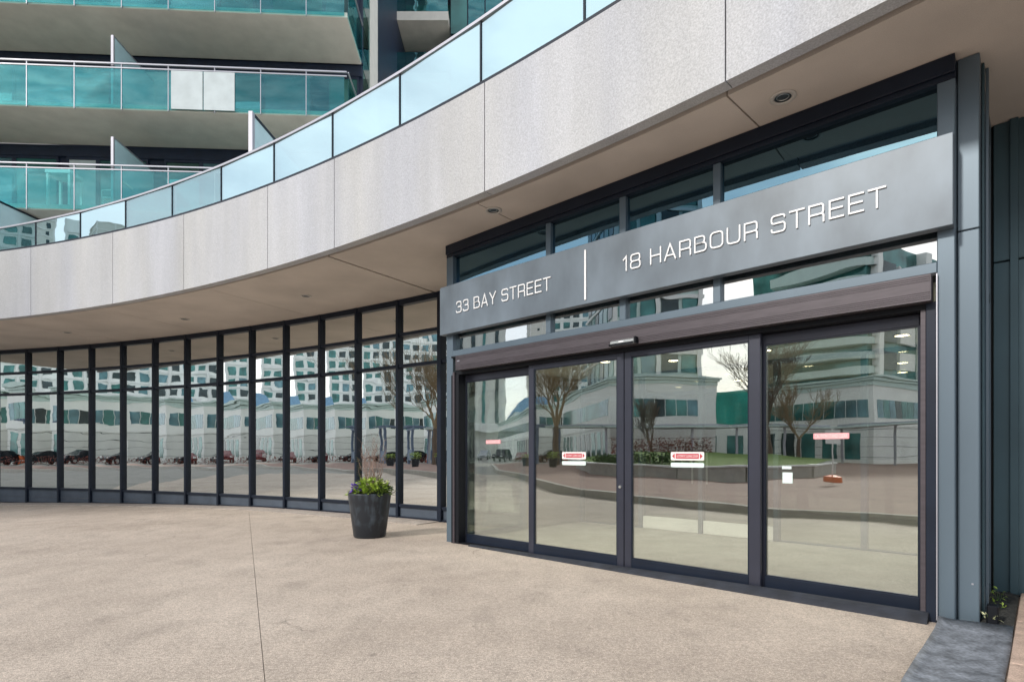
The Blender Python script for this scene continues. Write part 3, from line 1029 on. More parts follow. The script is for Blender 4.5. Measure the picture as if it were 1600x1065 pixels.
# ------------------------------------------------------------------ vestibule and inner doors
ves = thing('inner_screen', 'inner vestibule glass screen with pair of doors seen through the entrance', 'glass screen', tuple(PF(3, 3.2, 0)))
fr = M['steel_blue']
xs_ = [0.06, 1.33, 2.40, 3.54, 4.64, 5.88]
for u in xs_:
    mb = MB(); mb.box((u - 0.035, 3.18, 0.01), (u + 0.035, 3.30, 2.636), PF); mb.build('mullion', fr, ves)
mb = MB()
mb.box((0.095, 3.19, 2.22), (5.845, 3.29, 2.29), PF)
mb.box((0.095, 3.185, 2.58), (5.845, 3.295, 2.636), PF)
mb.build('transom', fr, ves)
for k, (a, b) in enumerate(zip(xs_[:-1], xs_[1:])):
    door = k in (1, 2)
    mb = MB(); mb.box((a + .035, 3.23, 0.03 if not door else 0.22), (b - .035, 3.24, 2.22), PF); mb.build('glass_pane', M['glass_inner'], ves)
    mb = MB(); mb.box((a + .035, 3.23, 2.29), (b - .035, 3.24, 2.58), PF); mb.build('glass_pane', M['glass_inner'], ves)
    if door:
        mb = MB(); mb.box((a + .04, 3.20, 0.015), (b - .04, 3.26, 0.215), PF); mb.build('kick_plate', M['kick'], ves, bevel=0.003)
        mb = MB(); mb.tube(PF(b - .12 if k == 1 else a + .12, 3.16, 0.8), PF(b - .12 if k == 1 else a + .12, 3.16, 1.3), 0.014, n=10); mb.build('pull_handle', M['chrome'], ves)
    else:
        mb = MB(); mb.box((a + .035, 3.2, 0.01), (b - .035, 3.28, 0.03), PF); mb.build('sill', fr, ves)
mb = MB()
mb.box((0.075, 0.165, 2.64), (5.935, 7.6, 2.70), PF)
vc = tag(mb.build('vestibule_ceiling', M['white']), kind='structure')
mb = MB()
mb.box((5.945, 1.57, 0.008), (5.99, 3.3, 4.3), PF)
mb.box((0.02, 1.67, 0.008), (0.06, 3.3, 2.636), PF)
tag(mb.build('vestibule_wall', M['lobby_wall']), kind='structure')
lamp_spots = [(1.63, 1.67, 'lit ceiling lamp seen at the top of the left sliding door'), (2.42, 2.25, 'lit ceiling lamp seen at the top of the right sliding door'), (0.9, 1.0, 'lit ceiling lamp behind the left sidelight'),
    (3.7, 2.3, 'lit ceiling lamp near the middle of the inner screen'), (5.18, 2.38, 'nearest lit lamp of the row seen through the right sidelight'), (5.0, 3.6, 'second lit lamp of the row seen through the right sidelight'),
    (4.82, 4.8, 'third lit lamp of the row seen through the right sidelight'), (4.64, 6.0, 'farthest lit lamp of the row seen through the right sidelight'), (2.2, 5.2, 'lit lamp in the lobby ceiling beyond the inner doors')]
for k, (u, v, lab) in enumerate(lamp_spots):
    t = thing('ceiling_lamp', lab, 'lamp', tuple(PF(u, v, 2.63)), 'lit lamps in the entrance ceiling')
    p = PF(u, v, 0)
    mb = MB(); mb.lathe([(0.0, 2.632), (0.07, 2.632), (0.07, 2.639)], 18, p.x, p.y); mb.build('lens', M['lamp'], t)
    mb = MB(); mb.lathe([(0.071, 2.639), (0.071, 2.628), (0.095, 2.63), (0.095, 2.639)], 18, p.x, p.y); mb.build('trim_ring', M['trim_grey'], t)
    ld = bpy.data.lights.new('lamp_light', 'SPOT')
    ld.energy = 105
    ld.spot_size = R(105)
    ld.spot_blend = 0.8
    ld.shadow_soft_size = 0.06
    ld.color = (1, 0.93, 0.82)
    lo = bpy.data.objects.new('lamp_light', ld)
    COL.objects.link(lo)
    lo.parent = t
    lo.location = (0, 0, -0.03)
# lobby reception desk glimpsed inside
mb = MB()
mb.box((2.2, 7.6, 0.01), (5.0, 8.3, 1.08), PF)
mb.box((2.1, 7.5, 1.082), (5.1, 8.4, 1.14), PF)
tag(mb.build('reception_desk', M['lobby_stone'], bevel=0.01), 'pale stone reception desk in the lobby behind the inner doors', 'desk')

# ------------------------------------------------------------------ soffit downlights
DL = [(2.29, 4.81, 'large round downlight in the soffit at upper right above the sign', 0.085),
      (-0.23, 7.06, 'round downlight in the soffit just above the 33 end of the sign', 0.085),
      (-3.96, 10.93, 'small downlight in the soffit above the middle of the curved glass', 0.085),
      (-7.38, 12.82, 'second downlight from the left in the curved soffit', 0.085),
      (-11.15, 14.26, 'leftmost downlight in the curved soffit', 0.085)]
for x, y, lab, r in DL:
    t = thing('downlight', lab, 'downlight', (x, y, 4.3), 'recessed downlights in the soffit')
    mb = MB(); mb.lathe([(r * 0.8, 4.2985), (r * 0.8, 4.289), (r * 1.12, 4.286), (r * 1.22, 4.289), (r * 1.22, 4.2985)], 32, x, y); mb.build('trim_ring', M['trim_grey'], t, smooth=True)
    mb = MB(); mb.lathe([(0, 4.297), (r * 0.8, 4.297), (r * 0.79, 4.291)], 32, x, y); mb.build('lens', M['lamp_off'], t)
    mb = MB(); mb.lathe([(r * 0.5, 4.2965), (r * 0.52, 4.294), (r * 0.6, 4.2965)], 24, x, y); mb.build('baffle', M['chrome'], t)
hp = arc(FC, 33.46, 16.85)
mb = MB()
mb.box((hp.x - 0.3, hp.y - 0.28, 4.292), (hp.x + 0.3, hp.y + 0.28, 4.2985))
tag(mb.build('access_hatch', M['soffit'], bevel=0.003), 'square access hatch in the soffit at far left', 'hatch')

# ------------------------------------------------------------------ glass guardrail on the podium edge
gr = thing('glass_guardrail', 'curved glass guardrail along the top of the concrete podium edge', 'guardrail', (-8, 12, 5.7))
RJ = [19.26 + 2.69 * k for k in range(-5, 16)]
for a0, a1 in zip(RJ[:-1], RJ[1:]):
    za, zb2 = ztop(a0), ztop(a1)
    p, q = arc(FC, FR + 0.07, a0), arc(FC, FR + 0.07, a1)
    d = (q - p).normalized()
    L = (q - p).length
    nn = Vector((-d.y, d.x, 0))
    mb = MB()
    tl = random.uniform(-0.004, 0.004)
    pts = []
    for s_, zz in ((0.012, 0), (L - 0.012, 0), (L - 0.012, 1), (0.012, 1)):
        b = p + d * s_
        base = za + (zb2 - za) * s_ / L + 0.012
        pts.append((b, base if zz == 0 else 6.30))
    f0 = [Vector((b.x, b.y, z)) + nn * (tl * (k in (1, 2))) for k, (b, z) in enumerate(pts)]
    f1 = [v + nn * 0.014 for v in f0]
    mb.poly(f0); mb.poly(f1[::-1])
    for k in range(4):
        mb.poly([f0[k], f1[k], f1[(k + 1) % 4], f0[(k + 1) % 4]])
    mb.build('glass_panel', M['glass_rail'], gr)
    mb = MB()
    pm = p - d * 0.0
    F = lambda s_, v_, z_, p=p, d=d, nn=nn: p + d * s_ + nn * v_ + Vector((0, 0, z_))
    mb.box((-0.006, 0.02, za), (0.034, 0.06, 6.30), F)
    mb.build('post', M['alu'], gr)
    mb = MB()
    mb.box((-0.01, -0.012, za), (0.01, 0.018, 6.30), F)
    mb.build('joint_seal', M['dark_metal'], gr)
mb = MB()
arcbox(mb, FC, FR + 0.045, FR + 0.125, RJ[0], RJ[-1], 6.302, 6.337, 60)
mb.build('top_rail', M['alu'], gr)

# ------------------------------------------------------------------ condo tower above
TA = Vector((cos(R(3.3)), sin(R(3.3)), 0))
TB = Vector((-sin(R(3.3)), cos(R(3.3)), 0))
TO = Vector((-14.4, 16.0, 0))
def TF(s, t, z):
    return TO + TA * s + TB * t + Vector((0, 0, z))
tow = thing('condo_tower', 'condominium tower with teal glass balconies above the podium', 'building', (-12, 18, 5.2))
SE, S0 = 9.62, -9.0
levels = [8.14, 11.03, 13.92, 16.81, 19.70, 22.59]
def tb(mb, a, b): return mb.box(a, b, TF)
for zi, zb in enumerate(levels):
    mb = tb(MB(), (S0, 0.0, zb), (SE, 2.0, zb + 0.16)); mb.build('balcony_slab', M['slab'], tow, bevel=0.01)
    mb = tb(MB(), (S0, -0.004, zb + 0.012), (SE + 0.004, -0.001, zb + 0.05)); mb.build('slab_edge', M['edge'], tow)
    # guard: glass panels, clips, rails
    n0 = -7
    js = [0.756 + 1.285 * k for k in range(n0, 7)] + [SE - 0.06]
    for a, b in zip(js[:-1], js[1:]):
        if b - a < 0.2: continue
        mb = tb(MB(), (a + 0.012, -0.06, zb + 0.02), (b - 0.012, -0.048, zb + 1.13)); mb.build('guard_panel', M['glass_balcony'], tow)
        mb = MB()
        tb(mb, (a - 0.01, -0.065, zb - 0.03), (a + 0.01, -0.02, zb + 1.28))
        mb.build('guard_post', M['alu'], tow)
    mb = MB()
    tb(mb, (S0, -0.07, zb + 1.14), (SE, -0.035, zb + 1.17))
    tb(mb, (S0, -0.075, zb + 1.26), (SE, -0.03, zb + 1.295))
    mb.build('guard_rail', M['alu'], tow)
    # end guard on the right-hand side
    for t0, t1 in ((0.0, 0.95), (0.97, 1.95)):
        mb = tb(MB(), (SE + 0.03, t0, zb + 0.02), (SE + 0.042, t1, zb + 1.13)); mb.build('guard_panel', M['glass_balcony'], tow)
    mb = tb(MB(), (SE + 0.02, -0.03, zb + 1.26), (SE + 0.055, 2.0, zb + 1.295)); mb.build('guard_rail', M['alu'], tow)
# recessed wall with windows
for zi in range(-1, len(levels) - 1):
    z0 = levels[zi] + 0.16 if zi >= 0 else 5.25
    z1 = levels[zi + 1]
    mb = tb(MB(), (S0, 2.16, z0), (SE, 2.3, z1)); mb.build('back_wall', M['navy'], tow)
    mb = tb(MB(), (S0, 2.05, z1 - 0.34), (SE, 2.158, z1 - 0.002)); mb.build('window_head', M['navy'], tow)
    s = S0 + 0.3
    k = 0
    while s < SE - 0.4:
        w = [1.35, 0.95, 1.55, 1.15, 1.7][(k + zi * 2) % 5]
        w = min(w, SE - 0.1 - s)
        fo = MB()
        for a, b in (((s, 2.08, z0), (s + 0.06, 2.15, z1 - 0.34)), ((s + w - 0.06, 2.08, z0), (s + w, 2.15, z1 - 0.34)), ((s + 0.06, 2.08, z1 - 0.42), (s + w - 0.06, 2.15, z1 - 0.34)), ((s + 0.06, 2.08, z0), (s + w - 0.06, 2.15, z0 + 0.08))):
            tb(fo, a, b)
        wo = fo.build('window', M['navy'], tow)
        mb = tb(MB(), (s + 0.06, 2.11, z0 + 0.08), (s + w - 0.06, 2.125, z1 - 0.42))
        mb.build('pane', [M['window_far'], M['glass_dark'], M['white_blind'], M['window_blue'], M['window_far']][(k * 7 + zi * 3) % 5], wo)
        s += w + [0.0, 0.25, 0.0, 0.5][(k + zi) % 4]
        k += 1
# pale fabric screens tied to the upper balcony rail
for a, b in ((4.70, 5.57), (5.60, 6.46)):
    mb = tb(MB(), (a, -0.082, levels[1] + 0.03), (b, -0.07, levels[1] + 1.12)); mb.build('privacy_fabric', M['white_blind'], tow)
# privacy screens between the balconies
for zb in levels[:4]:
    mb = tb(MB(), (3.02, 0.06, zb + 0.165), (3.05, 2.04, zb + 2.1)); so = mb.build('privacy_screen', M['glass_screen'], tow)
    mb = MB()
    tb(mb, (3.0, 0.0, zb + 0.16), (3.07, 0.058, zb + 2.12))
    tb(mb, (3.01, 0.06, zb + 2.102), (3.06, 2.04, zb + 2.14))
    mb.build('screen_frame', M['alu'], so)
# end wall, pier and far wing
def wbox(a, b): return MB().box(a, b)
mb = MB()
tb(mb, (SE - 0.35, 2.3, 5.25), (SE - 0.05, 4.3, 26)); mb.build('end_wall', M['navy'], tow)
for k, z in enumerate([5.4 + 0.72 * q for q in range(28)]):
    mb = tb(MB(), (SE - 0.045, 2.4, z), (SE - 0.03, 4.2, z + 0.66)); mb.build('pane', M['glass_dark'] if k % 3 else M['window_far'], tow)
wbox((-5.42, 20.1, 5.25), (-5.0, 21.2, 30)).build('pier', M['edge'], tow, bevel=0.01)
wbox((-5.0, 28.9, 5.25), (-2.6, 29.2, 30)).build('wing_wall', M['navy'], tow)
wbox((-6.8, 26.7, 5.25), (-6.62, 29.0, 30)).build('wing_fin', M['edge'], tow)
for zb in (12.9, 15.78, 18.66, 21.54, 24.42):
    wbox((-6.62, 26.7, zb), (-3.0, 28.8, zb + 0.42)).build('balcony_slab', M['slab'], tow)
    wbox((-6.62, 26.69, zb + 0.004), (-2.99, 26.698, zb + 0.416)).build('slab_edge', M['edge'], tow)
    for a, b in ((-6.6, -5.7), (-5.68, -4.5), (-4.48, -3.02)):
        wbox((a, 26.75, zb + 0.43), (b, 26.762, zb + 1.42)).build('guard_panel', M['glass_balcony'], tow)
    for a, b in ((-6.5, -5.4), (-5.35, -4.2), (-4.15, -3.05)):
        wbox((a, 28.74, zb + 0.5), (b, 28.79, zb + 2.3)).build('window_pane', M['window_far'], tow)
    wbox((-6.62, 28.8, zb + 0.42), (-3.0, 28.88, zb + 2.88)).build('wing_wall', M['navy'], tow)
wbox((-2.95, 27.3, 5.25), (6, 28.5, 30)).build('wing_wall', M['navy'], tow)
for zz in [12.4 + 2.88 * k for k in range(6)]:
    for k, x in enumerate([-2.95 + 0.83 * q for q in range(10)]):
        wbox((x + 0.03, 27.2, zz + 0.25), (x + 0.8, 27.29, zz + 2.7)).build('window_pane', M['glass_balcony'] if k % 3 else M['window_far'], tow)
wbox((-30, 22, 5.25), (-5.4, 40, 30)).build('tower_core', M['navy'], tow)

# screens standing on the podium terrace
for k, (x, y, lab) in enumerate([(-5.22, 11.35, 'frosted glass privacy screen on the terrace rising above the middle of the guardrail'), (-13.95, 14.6, 'frosted glass privacy screen on the terrace at the far left behind the guardrail')]):
    t = thing('terrace_screen', lab, 'screen', (x, y, 5.25), 'privacy screens on the podium terrace')
    D = Vector((0.05, 1.0, 0)).normalized()
    N = Vector((1, -0.05, 0)).normalized()
    p = Vector((x, y, 0))
    F = lambda s, v, z, p=p: p + D * s + N * v + Vector((0, 0, z))
    MB().box((0.1, -0.01, 5.25), (3.4, 0.01, 8.06), F).build('screen_pane', M['glass_screen'], t)
    MB().box((0.0, -0.04, 5.25), (0.1, 0.04, 8.10), F).build('post', M['alu'], t)
    MB().box((0.1, -0.03, 8.062), (3.4, 0.03, 8.11), F).build('cap_rail', M['dark_metal'], t)

# patio furniture on the lower balcony
def chair(loc, lab):
    t = thing('patio_chair', lab, 'chair', tuple(loc))
    B = Vector(loc)
    F = lambda x, y, z: B + TA * x + TB * y + Vector((0, 0, z))
    MB().box((-0.25, -0.25, 0.40), (0.25, 0.22, 0.44), F).build('seat', M['white'], t)
    mb = MB()
    for k in range(5):
        mb = MB()
        mb.box((0.2 + 0.03 * k, -0.25, 0.5 + 0.09 * k), (0.225 + 0.03 * k, 0.22, 0.57 + 0.09 * k), F)
        mb.build('back_slat', M['white'], t)
    for x, y in ((-0.23, -0.23), (-0.23, 0.2), (0.23, -0.23), (0.23, 0.2)):
        MB().tube(F(x, y, 0), F(x * 0.95, y, 0.40), 0.018).build('leg', M['white'], t)
    for y in (-0.25, 0.22):
        MB().tube(F(-0.25, y, 0.62), F(0.26, y, 0.66), 0.018).tube(F(-0.24, y, 0.44), F(-0.25, y, 0.62), 0.016).build('armrest', M['white'], t)
chair(TF(2.72, 0.7, 8.30), 'white slatted patio chair behind the lower balcony glass')
t = thing('bar_table', 'tall white table behind the lower balcony glass at far left', 'table', tuple(TF(1.3, 0.6, 8.3)))
MB().box((0.95, 0.35, 9.36), (1.65, 0.95, 9.46), TF).build('table_top', M['white'], t)
for a, b in ((1.0, 0.4), (1.6, 0.4), (1.0, 0.9), (1.6, 0.9)):
    MB().box((a - 0.03, b - 0.03, 8.3), (a + 0.03, b + 0.03, 9.358), TF).build('leg', M['white'], t)

# ------------------------------------------------------------------ planter with plants
PX, PY = -2.19, 8.76
pl = thing('planter_pot', 'tall tapered black slate planter standing in front of the curved glass', 'planter', (PX, PY, 0))
mb = MB()
mb.lathe([(0.0, -0.005), (0.225, -0.005), (0.243, 0.02), (0.285, 0.34), (0.326, 0.655), (0.330, 0.668), (0.322, 0.676), (0.300, 0.676), (0.292, 0.66), (0.285, 0.60)], 48, PX, PY)
mb.build('pot', M['pot'], pl, smooth=True)
MB().lathe([(0.0, 0.605), (0.286, 0.60)], 32, PX, PY).build('soil', M['soil'], pl)
def leafquad(mb, c, d, up, L, W_):
    s_ = d.cross(up)
    if s_.length < 1e-3: s_ = Vector((1, 0, 0))
    s_.normalize()
    m_ = c + d * L * 0.5 + up * L * 0.08
    mb.poly([c, m_ - s_ * W_ * 0.5, c + d * L, m_ + s_ * W_ * 0.5])
def tuft(name, cx, cy, z0, n, rad, hgt, L, W_, mat, lab, cat, stem=True):
    t = thing(name, lab, cat, (cx, cy, z0))
    mb = MB(); ms = MB()
    for k in range(n):
        a = random.uniform(0, 2 * pi)
        r = rad * math.sqrt(random.random())
        hh = hgt * (0.35 + 0.65 * random.random()) * (1 - 0.45 * (r / rad) ** 2)
        b = Vector((cx + r * 0.4 * cos(a), cy + r * 0.4 * sin(a), z0))
        e = Vector((cx + r * cos(a), cy + r * sin(a), z0 + hh))
        d = Vector((cos(a) * random.uniform(0.3, 1), sin(a) * random.uniform(0.3, 1), random.uniform(-0.3, 0.8)))
        d = (d + Vector((random.uniform(-.5, .5), random.uniform(-.5, .5), 0))).normalized()
        up = Vector((random.uniform(-.4, .4), random.uniform(-.4, .4), 1)).normalized()
        leafquad(mb, e, d, up, L * random.uniform(0.7, 1.3), W_ * random.uniform(0.7, 1.3))
        if k % 4 == 0: ms.tube(b, e, 0.003, 0.002, 4)
    mb.build('foliage', mat, t, fix=False)
    ms.build('stem', M['leaf_dark'], t)
    return t
tuft('leafy_plant', PX + 0.04, PY - 0.03, 0.60, 420, 0.25, 0.30, 0.085, 0.055, M['leaf_lime'], 'lime green leafy plant filling the black planter', 'plant')
tuft('trailing_plant', PX + 0.17, PY - 0.02, 0.60, 160, 0.20, 0.24, 0.07, 0.03, M['leaf_dark'], 'dark green trailing plant at the right rim of the black planter', 'plant')
tuft('pansy_flower', PX - 0.17, PY - 0.06, 0.64, 110, 0.095, 0.20, 0.05, 0.05, M['petal_purple'], 'purple pansies at the left rim of the black planter', 'flower')
tuft('primrose_flower', PX + 0.10, PY + 0.0, 0.72, 60, 0.20, 0.24, 0.045, 0.035, M['petal_cream'], 'pale cream flowers above the lime leaves in the black planter', 'flower')
tuft('fern_plant', PX - 0.22, PY + 0.06, 0.60, 60, 0.11, 0.12, 0.09, 0.03, M['leaf_lime'], 'small pale leafy sprig hanging over the left rim of the black planter', 'plant')
# curly willow twigs
t = thing('curly_willow', 'bare curly reddish willow twigs rising from the black planter', 'branches', (PX, PY, 0.6))
for k in range(26):
    a = random.uniform(0, 2 * pi)
    p = Vector((PX + 0.05 + 0.06 * cos(a), PY + 0.06 * sin(a), 0.6))
    lean = Vector((cos(a) * 0.16, sin(a) * 0.16, 1.0))
    mb = MB()
    r = 0.006
    Lh = random.uniform(0.55, 1.02)
    n = 16
    ph = random.uniform(0, 6)
    for q in range(n):
        s_ = q / n
        d = lean + Vector((sin(ph + q * 1.25), cos(ph * 1.3 + q * 1.1), 0)) * 0.45 * (0.4 + s_)
        e = p + d.normalized() * (Lh / n)
        mb.tube(p, e, r, r * 0.93, 4)
        if q > 4 and random.random() < 0.45:
            pp = e.copy()
            dd = (d + Vector((random.uniform(-1, 1), random.uniform(-1, 1), 0.3)) * 0.9).normalized()
            for w in range(4):
                ee = pp + dd * 0.035
                mb.tube(pp, ee, r * 0.55, r * 0.4, 3)
                dd = (dd + Vector((random.uniform(-.6, .6), random.uniform(-.6, .6), 0.35))).normalized()
                pp = ee
        p = e
        r *= 0.945
    mb.build('twig', M['twig'], t)
t = thing('evergreen_sprig', 'dark evergreen sprig climbing at the left of the black planter', 'plant', (PX - 0.17, PY, 0.6))
mb = MB(); ms = MB()
p = Vector((PX - 0.15, PY + 0.02, 0.6))
for k in range(22):
    e = p + Vector((0.012 * sin(k * 0.9) - 0.002, 0.01 * cos(k), 0.028))
    ms.tube(p, e, 0.008, 0.007, 5)
    for q in range(6):
        a = random.uniform(0, 6.28)
        d = Vector((cos(a), sin(a), random.uniform(-.2, .6))).normalized()
        leafquad(mb, e, d, Vector((0, 0, 1)), random.uniform(0.03, 0.065), 0.022)
    p = e
mb.build('foliage', M['leaf_dark'], t, fix=False)
ms.build('stem', M['bark'], t)

# ------------------------------------------------------------------ bottom right corner: membrane strip, soil, granite, weeds
mb = MB()
n, mm = 10, 26
def strip_z(i, j):
    edge = 0.035 * math.exp(-j * 1.1) + 0.02 * math.exp(-i * 1.5)
    return 0.012 + edge + 0.006 * mnoise.noise(Vector((i * 0.6, j * 0.45, 3)))
for j in range(mm + 1):
    for i in range(n + 1):
        u = 5.785 + 0.42 * i / n + 0.003 * sin(j * 0.4)
        v = -0.10 - 2.6 * j / mm + (0.12 * (i / n) ** 0.6 if j == 0 else 0)
        mb.v.append(PF(u, v, strip_z(i, j)))
w = n + 1
for j in range(mm):
    for i in range(n):
        mb.f.append((j * w + i, j * w + i + 1, (j + 1) * w + i + 1, (j + 1) * w + i)); mb.mi.append(0)
mo = mb.build('rubber_membrane', M['membrane'], smooth=True)
sm = mo.modifiers.new('solid', 'SOLIDIFY'); sm.thickness = 0.008; sm.offset = -1
tag(mo, 'scuffed slate coloured rubber membrane strip on the ground at the corner post', 'rubber strip')
mb = MB()
n = 18
for j in range(n + 1):
    for i in range(9):
        u = 6.02 + 0.185 * i / 8
        v = -0.05 + 1.47 * j / n
        mb.v.append(PF(u, v, 0.02 + 0.03 * abs(mnoise.noise(Vector((i * 0.9, j * 0.9, 1))))))
for j in range(n):
    for i in range(8):
        mb.f.append((j * 9 + i, j * 9 + i + 1, (j + 1) * 9 + i + 1, (j + 1) * 9 + i)); mb.mi.append(0)
tag(mb.build('soil_bed', M['soil'], smooth=True), kind='structure')
gs = thing('granite_apron', None, None)
gs['kind'] = 'structure'
for k in range(4):
    v1 = 1.40 - 1.15 * k
    mb = MB().box((6.215, v1 - 1.14, -0.01), (7.4, v1, 0.045), PF)
    mb.build('granite_slab', M['granite'], gs, bevel=0.006)
for k, (u, v, hgt, lab) in enumerate([(6.08, 1.0, 0.10, 'small yellow green weed against the panel wall in the corner bed'), (6.10, 0.66, 0.07, 'tiny weed in the middle of the dark corner bed'), (6.07, 0.12, 0.08, 'dry pale weed at the foot of the corner column')]):
    p = PF(u, v, 0.03)
    tuft('weed', p.x, p.y, 0.03, 14, 0.045, hgt, 0.035, 0.018, M['leaf_lime'] if k < 2 else M['petal_cream'], lab, 'weed')
for b_, v in (((6.05, 0.10, 0.0), (6.12, 0.2, 0.16)),):
    mb = MB().box(b_, v, PF)
    tag(mb.build('post_boot', M['black'], bevel=0.01), 'black rubber boot at the foot of the corner column', 'boot')

# ================================================================== the street behind the camera, seen in the glass
def car(name, label, mat, loc, rz, suv=False):
    t = thing(name, label, 'car', (0, 0, 0), 'cars parked across the street')
    H_ = 1.72 if suv else 1.45
    if suv:
        prof = [(-2.25, .35), (-2.3, .7), (-2.2, 1.05), (-2.1, 1.6), (-1.6, H_), (0.4, H_), (1.05, 1.15), (2.05, 1.0), (2.3, .8), (2.3, .35)]
    else:
        prof = [(-2.25, .32), (-2.3, .75), (-2.1, .98), (-1.55, 1.02), (-0.95, 1.38), (-.4, H_), (0.35, 1.42), (1.15, 1.0), (2.0, .86), (2.28, .65), (2.28, .32)]
    mb = MB()
    ys_ = [-.9, -.84, -.55, .55, .84, .9]
    def F(y, a, b):
        sq = {0.9: .96, .84: 1.0, .55: 1.0}[abs(y)]
        bb = b if b < 1.05 else b
        k = 1.0 if abs(y) < 0.85 else 0.985
        yy = y if b < 1.06 else y * 0.80
        return Vector((a * k, yy, .32 + (bb - .32) * k))
    mb.prism(prof, ys_, F)
    mb.build('body', mat, t, smooth=False, bevel=0.03)
    for s in (-1, 1):
        mb = MB()
        zz0, zz1 = (1.12, H_ - 0.1) if suv else (1.04, H_ - 0.1)
        x0, x1, x2, x3 = (-1.95, 0.95, 0.42, -1.85) if suv else (-1.35, 1.0, 0.32, -0.72)
        mb.poly([(x0, s * .745, zz0), (x1, s * .745, zz0), (x2, s * .74, zz1), (x3, s * .74, zz1)])
        mb.poly([(x0, s * .735, zz0), (x1, s * .735, zz0), (x2, s * .73, zz1), (x3, s * .73, zz1)][::-1])
        mb.build('side_window', M['window_dark'], t, fix=False)
    for x in (-1.4, 1.4):
        for s in (-1, 1):
            mb = MB(); mb.tube((x, s * .72, .33), (x, s * .92, .33), .33, n=18); wo = mb.build('wheel', M['tyre'], t)
            mb = MB(); mb.tube((x, s * .92, .33), (x, s * .93, .33), .2, n=14); mb.build('rim', M['chrome'], wo)
    for s in (-.6, .6):
        MB().box((2.26, s - .18, .66), (2.33, s + .18, .78)).build('headlight', M['white'], t)
    t.location = loc
    t.rotation_euler = (0, 0, rz)
    return t
car('parked_car', 'black sedan parked in front of the white building corner', M['car_black'], (-68, -2.6, -.03), R(80))
car('parked_car', 'maroon sedan parked along the side of the white building', M['car_red'], (-74, 1.2, -.03), R(5))
car('parked_car', 'dark SUV parked at the far end of the street', M['car_black'], (-80, 3.7, -.03), R(20), True)
car('parked_car', 'silver hatchback parked beyond the dark SUV', M['car_silver'], (-92, 6.2, -.03), R(10), True)
car('parked_car', 'black SUV parked near the lawn at the right', M['car_black'], (-10.2, -8.6, -.03), R(30), True)

def windows(thing_, name, mesh_boxes, F, mat, mat2=None):
    """alike windows: one mesh shared"""
    first = None
    for k, (a, b, d) in enumerate(mesh_boxes):
        mb = MB(); mb.box(a, b, F)
        o = mb.build(name, mat if (mat2 is None or k % 3) else mat2, thing_)
def frame2(o, deg):
    A = Vector((cos(R(deg)), sin(R(deg)), 0)); B = Vector((-sin(R(deg)), cos(R(deg)), 0)); o = Vector(o)
    return lambda s, t, z: o + A * s - B * t + Vector((0, 0, z))
def white_block(name, label, o, deg, L, D, zt, band, faces=2, ground='stone'):
    """low white podium block: s along the front, t back; cornice, window band, stone base"""
    F = frame2(o, deg)
    t = thing(name, label, 'building', tuple(o))
    MB().box((0, 0, -0.2), (L, D, 3.75), F).build('base_wall', M['stone_band'], t)
    MB().box((-0.06, -0.06, 3.75), (L + .06, D + .06, zt - 0.9), F).build('wall', M['cream'], t)
    mb = MB()
    for k, (z0, z1, e) in enumerate(((zt - .9, zt - .55, .12), (zt - .5, zt - .25, .28), (zt - .2, zt, .45))):
        mb.box((-e, -e, z0), (L + e, D + e, z1), F)
    mb.box((-.02, -.02, zt - .56), (L + .02, D + .02, zt - .01), F)
    mb.build('cornice', M['cornice'], t)
    mb = MB()
    for z in (0.9, 1.8, 2.7, 3.6):
        mb.box((-.012, -.012, z), (L + .012, D + .012, z + .03), F)
    mb.build('reveal_line', M['window_dark'], t)
    # upper window band
    x = band[0]
    k = 0
    while x < band[1]:
        w = 1.1
        MB().box((x + .04, -.09, 4.75), (x + w - .04, -.061, 6.45), F).build('window', [M['window_far'], M['window_far'], M['window_blue'], M['window_dark']][(k * 5) % 4 if k else 2], t)
        x += w
        k += 1
    x = 0.4
    while x < D - 1:
        MB().box((-.09, x + .04, 4.75), (-.061, x + 1.06, 6.45), F).build('window', [M['window_far'], M['window_blue'], M['window_far']][int(x * 3) % 3], t)
        MB().box((L + .061, x + .04, 4.75), (L + .09, x + 1.06, 6.45), F).build('window', M['window_far'], t)
        x += 1.1
    x = 1.2
    while x < min(D - 2, 24):
        MB().box((-.03, x, 0.6), (-.001, x + 1.5, 3.3), F).build('shop_window', M['window_far'] if int(x) % 2 else M['window_dark'], t)
        x += 2.3
    x = band[1] + 0.8
    while x < L - 3:
        MB().box((x, -.03, 0.0), (x + 2.6, -.001, 3.2), F).build('loading_door', M['window_dark'], t)
        x += 4.4
    return t, F
# front runs towards -Y (deg -90): s grows to the south, t grows west
A_, FA = white_block('podium_block', 'low white building with green cornice across the street', (-76.5, -1.4, 0), -93, 46, 60, 8.4, (0.3, 7.2))
MB().box((9.0, -0.075, 6.9), (9.5, -0.061, 7.3), FA).build('vent', M['window_dark'], A_)
B_, FB = white_block('podium_block', 'nearer white building wing with tall windows behind the bare trees', (-46.5, -5.2, 0), -92, 10.5, 24, 8.6, (1.0, 8.2))
C_, FC2 = white_block('podium_block', 'white corner building with curved balconies above its cornice', (-43.7, -29.6, 0), -116, 28, 40, 8.4, (0.5, 20))

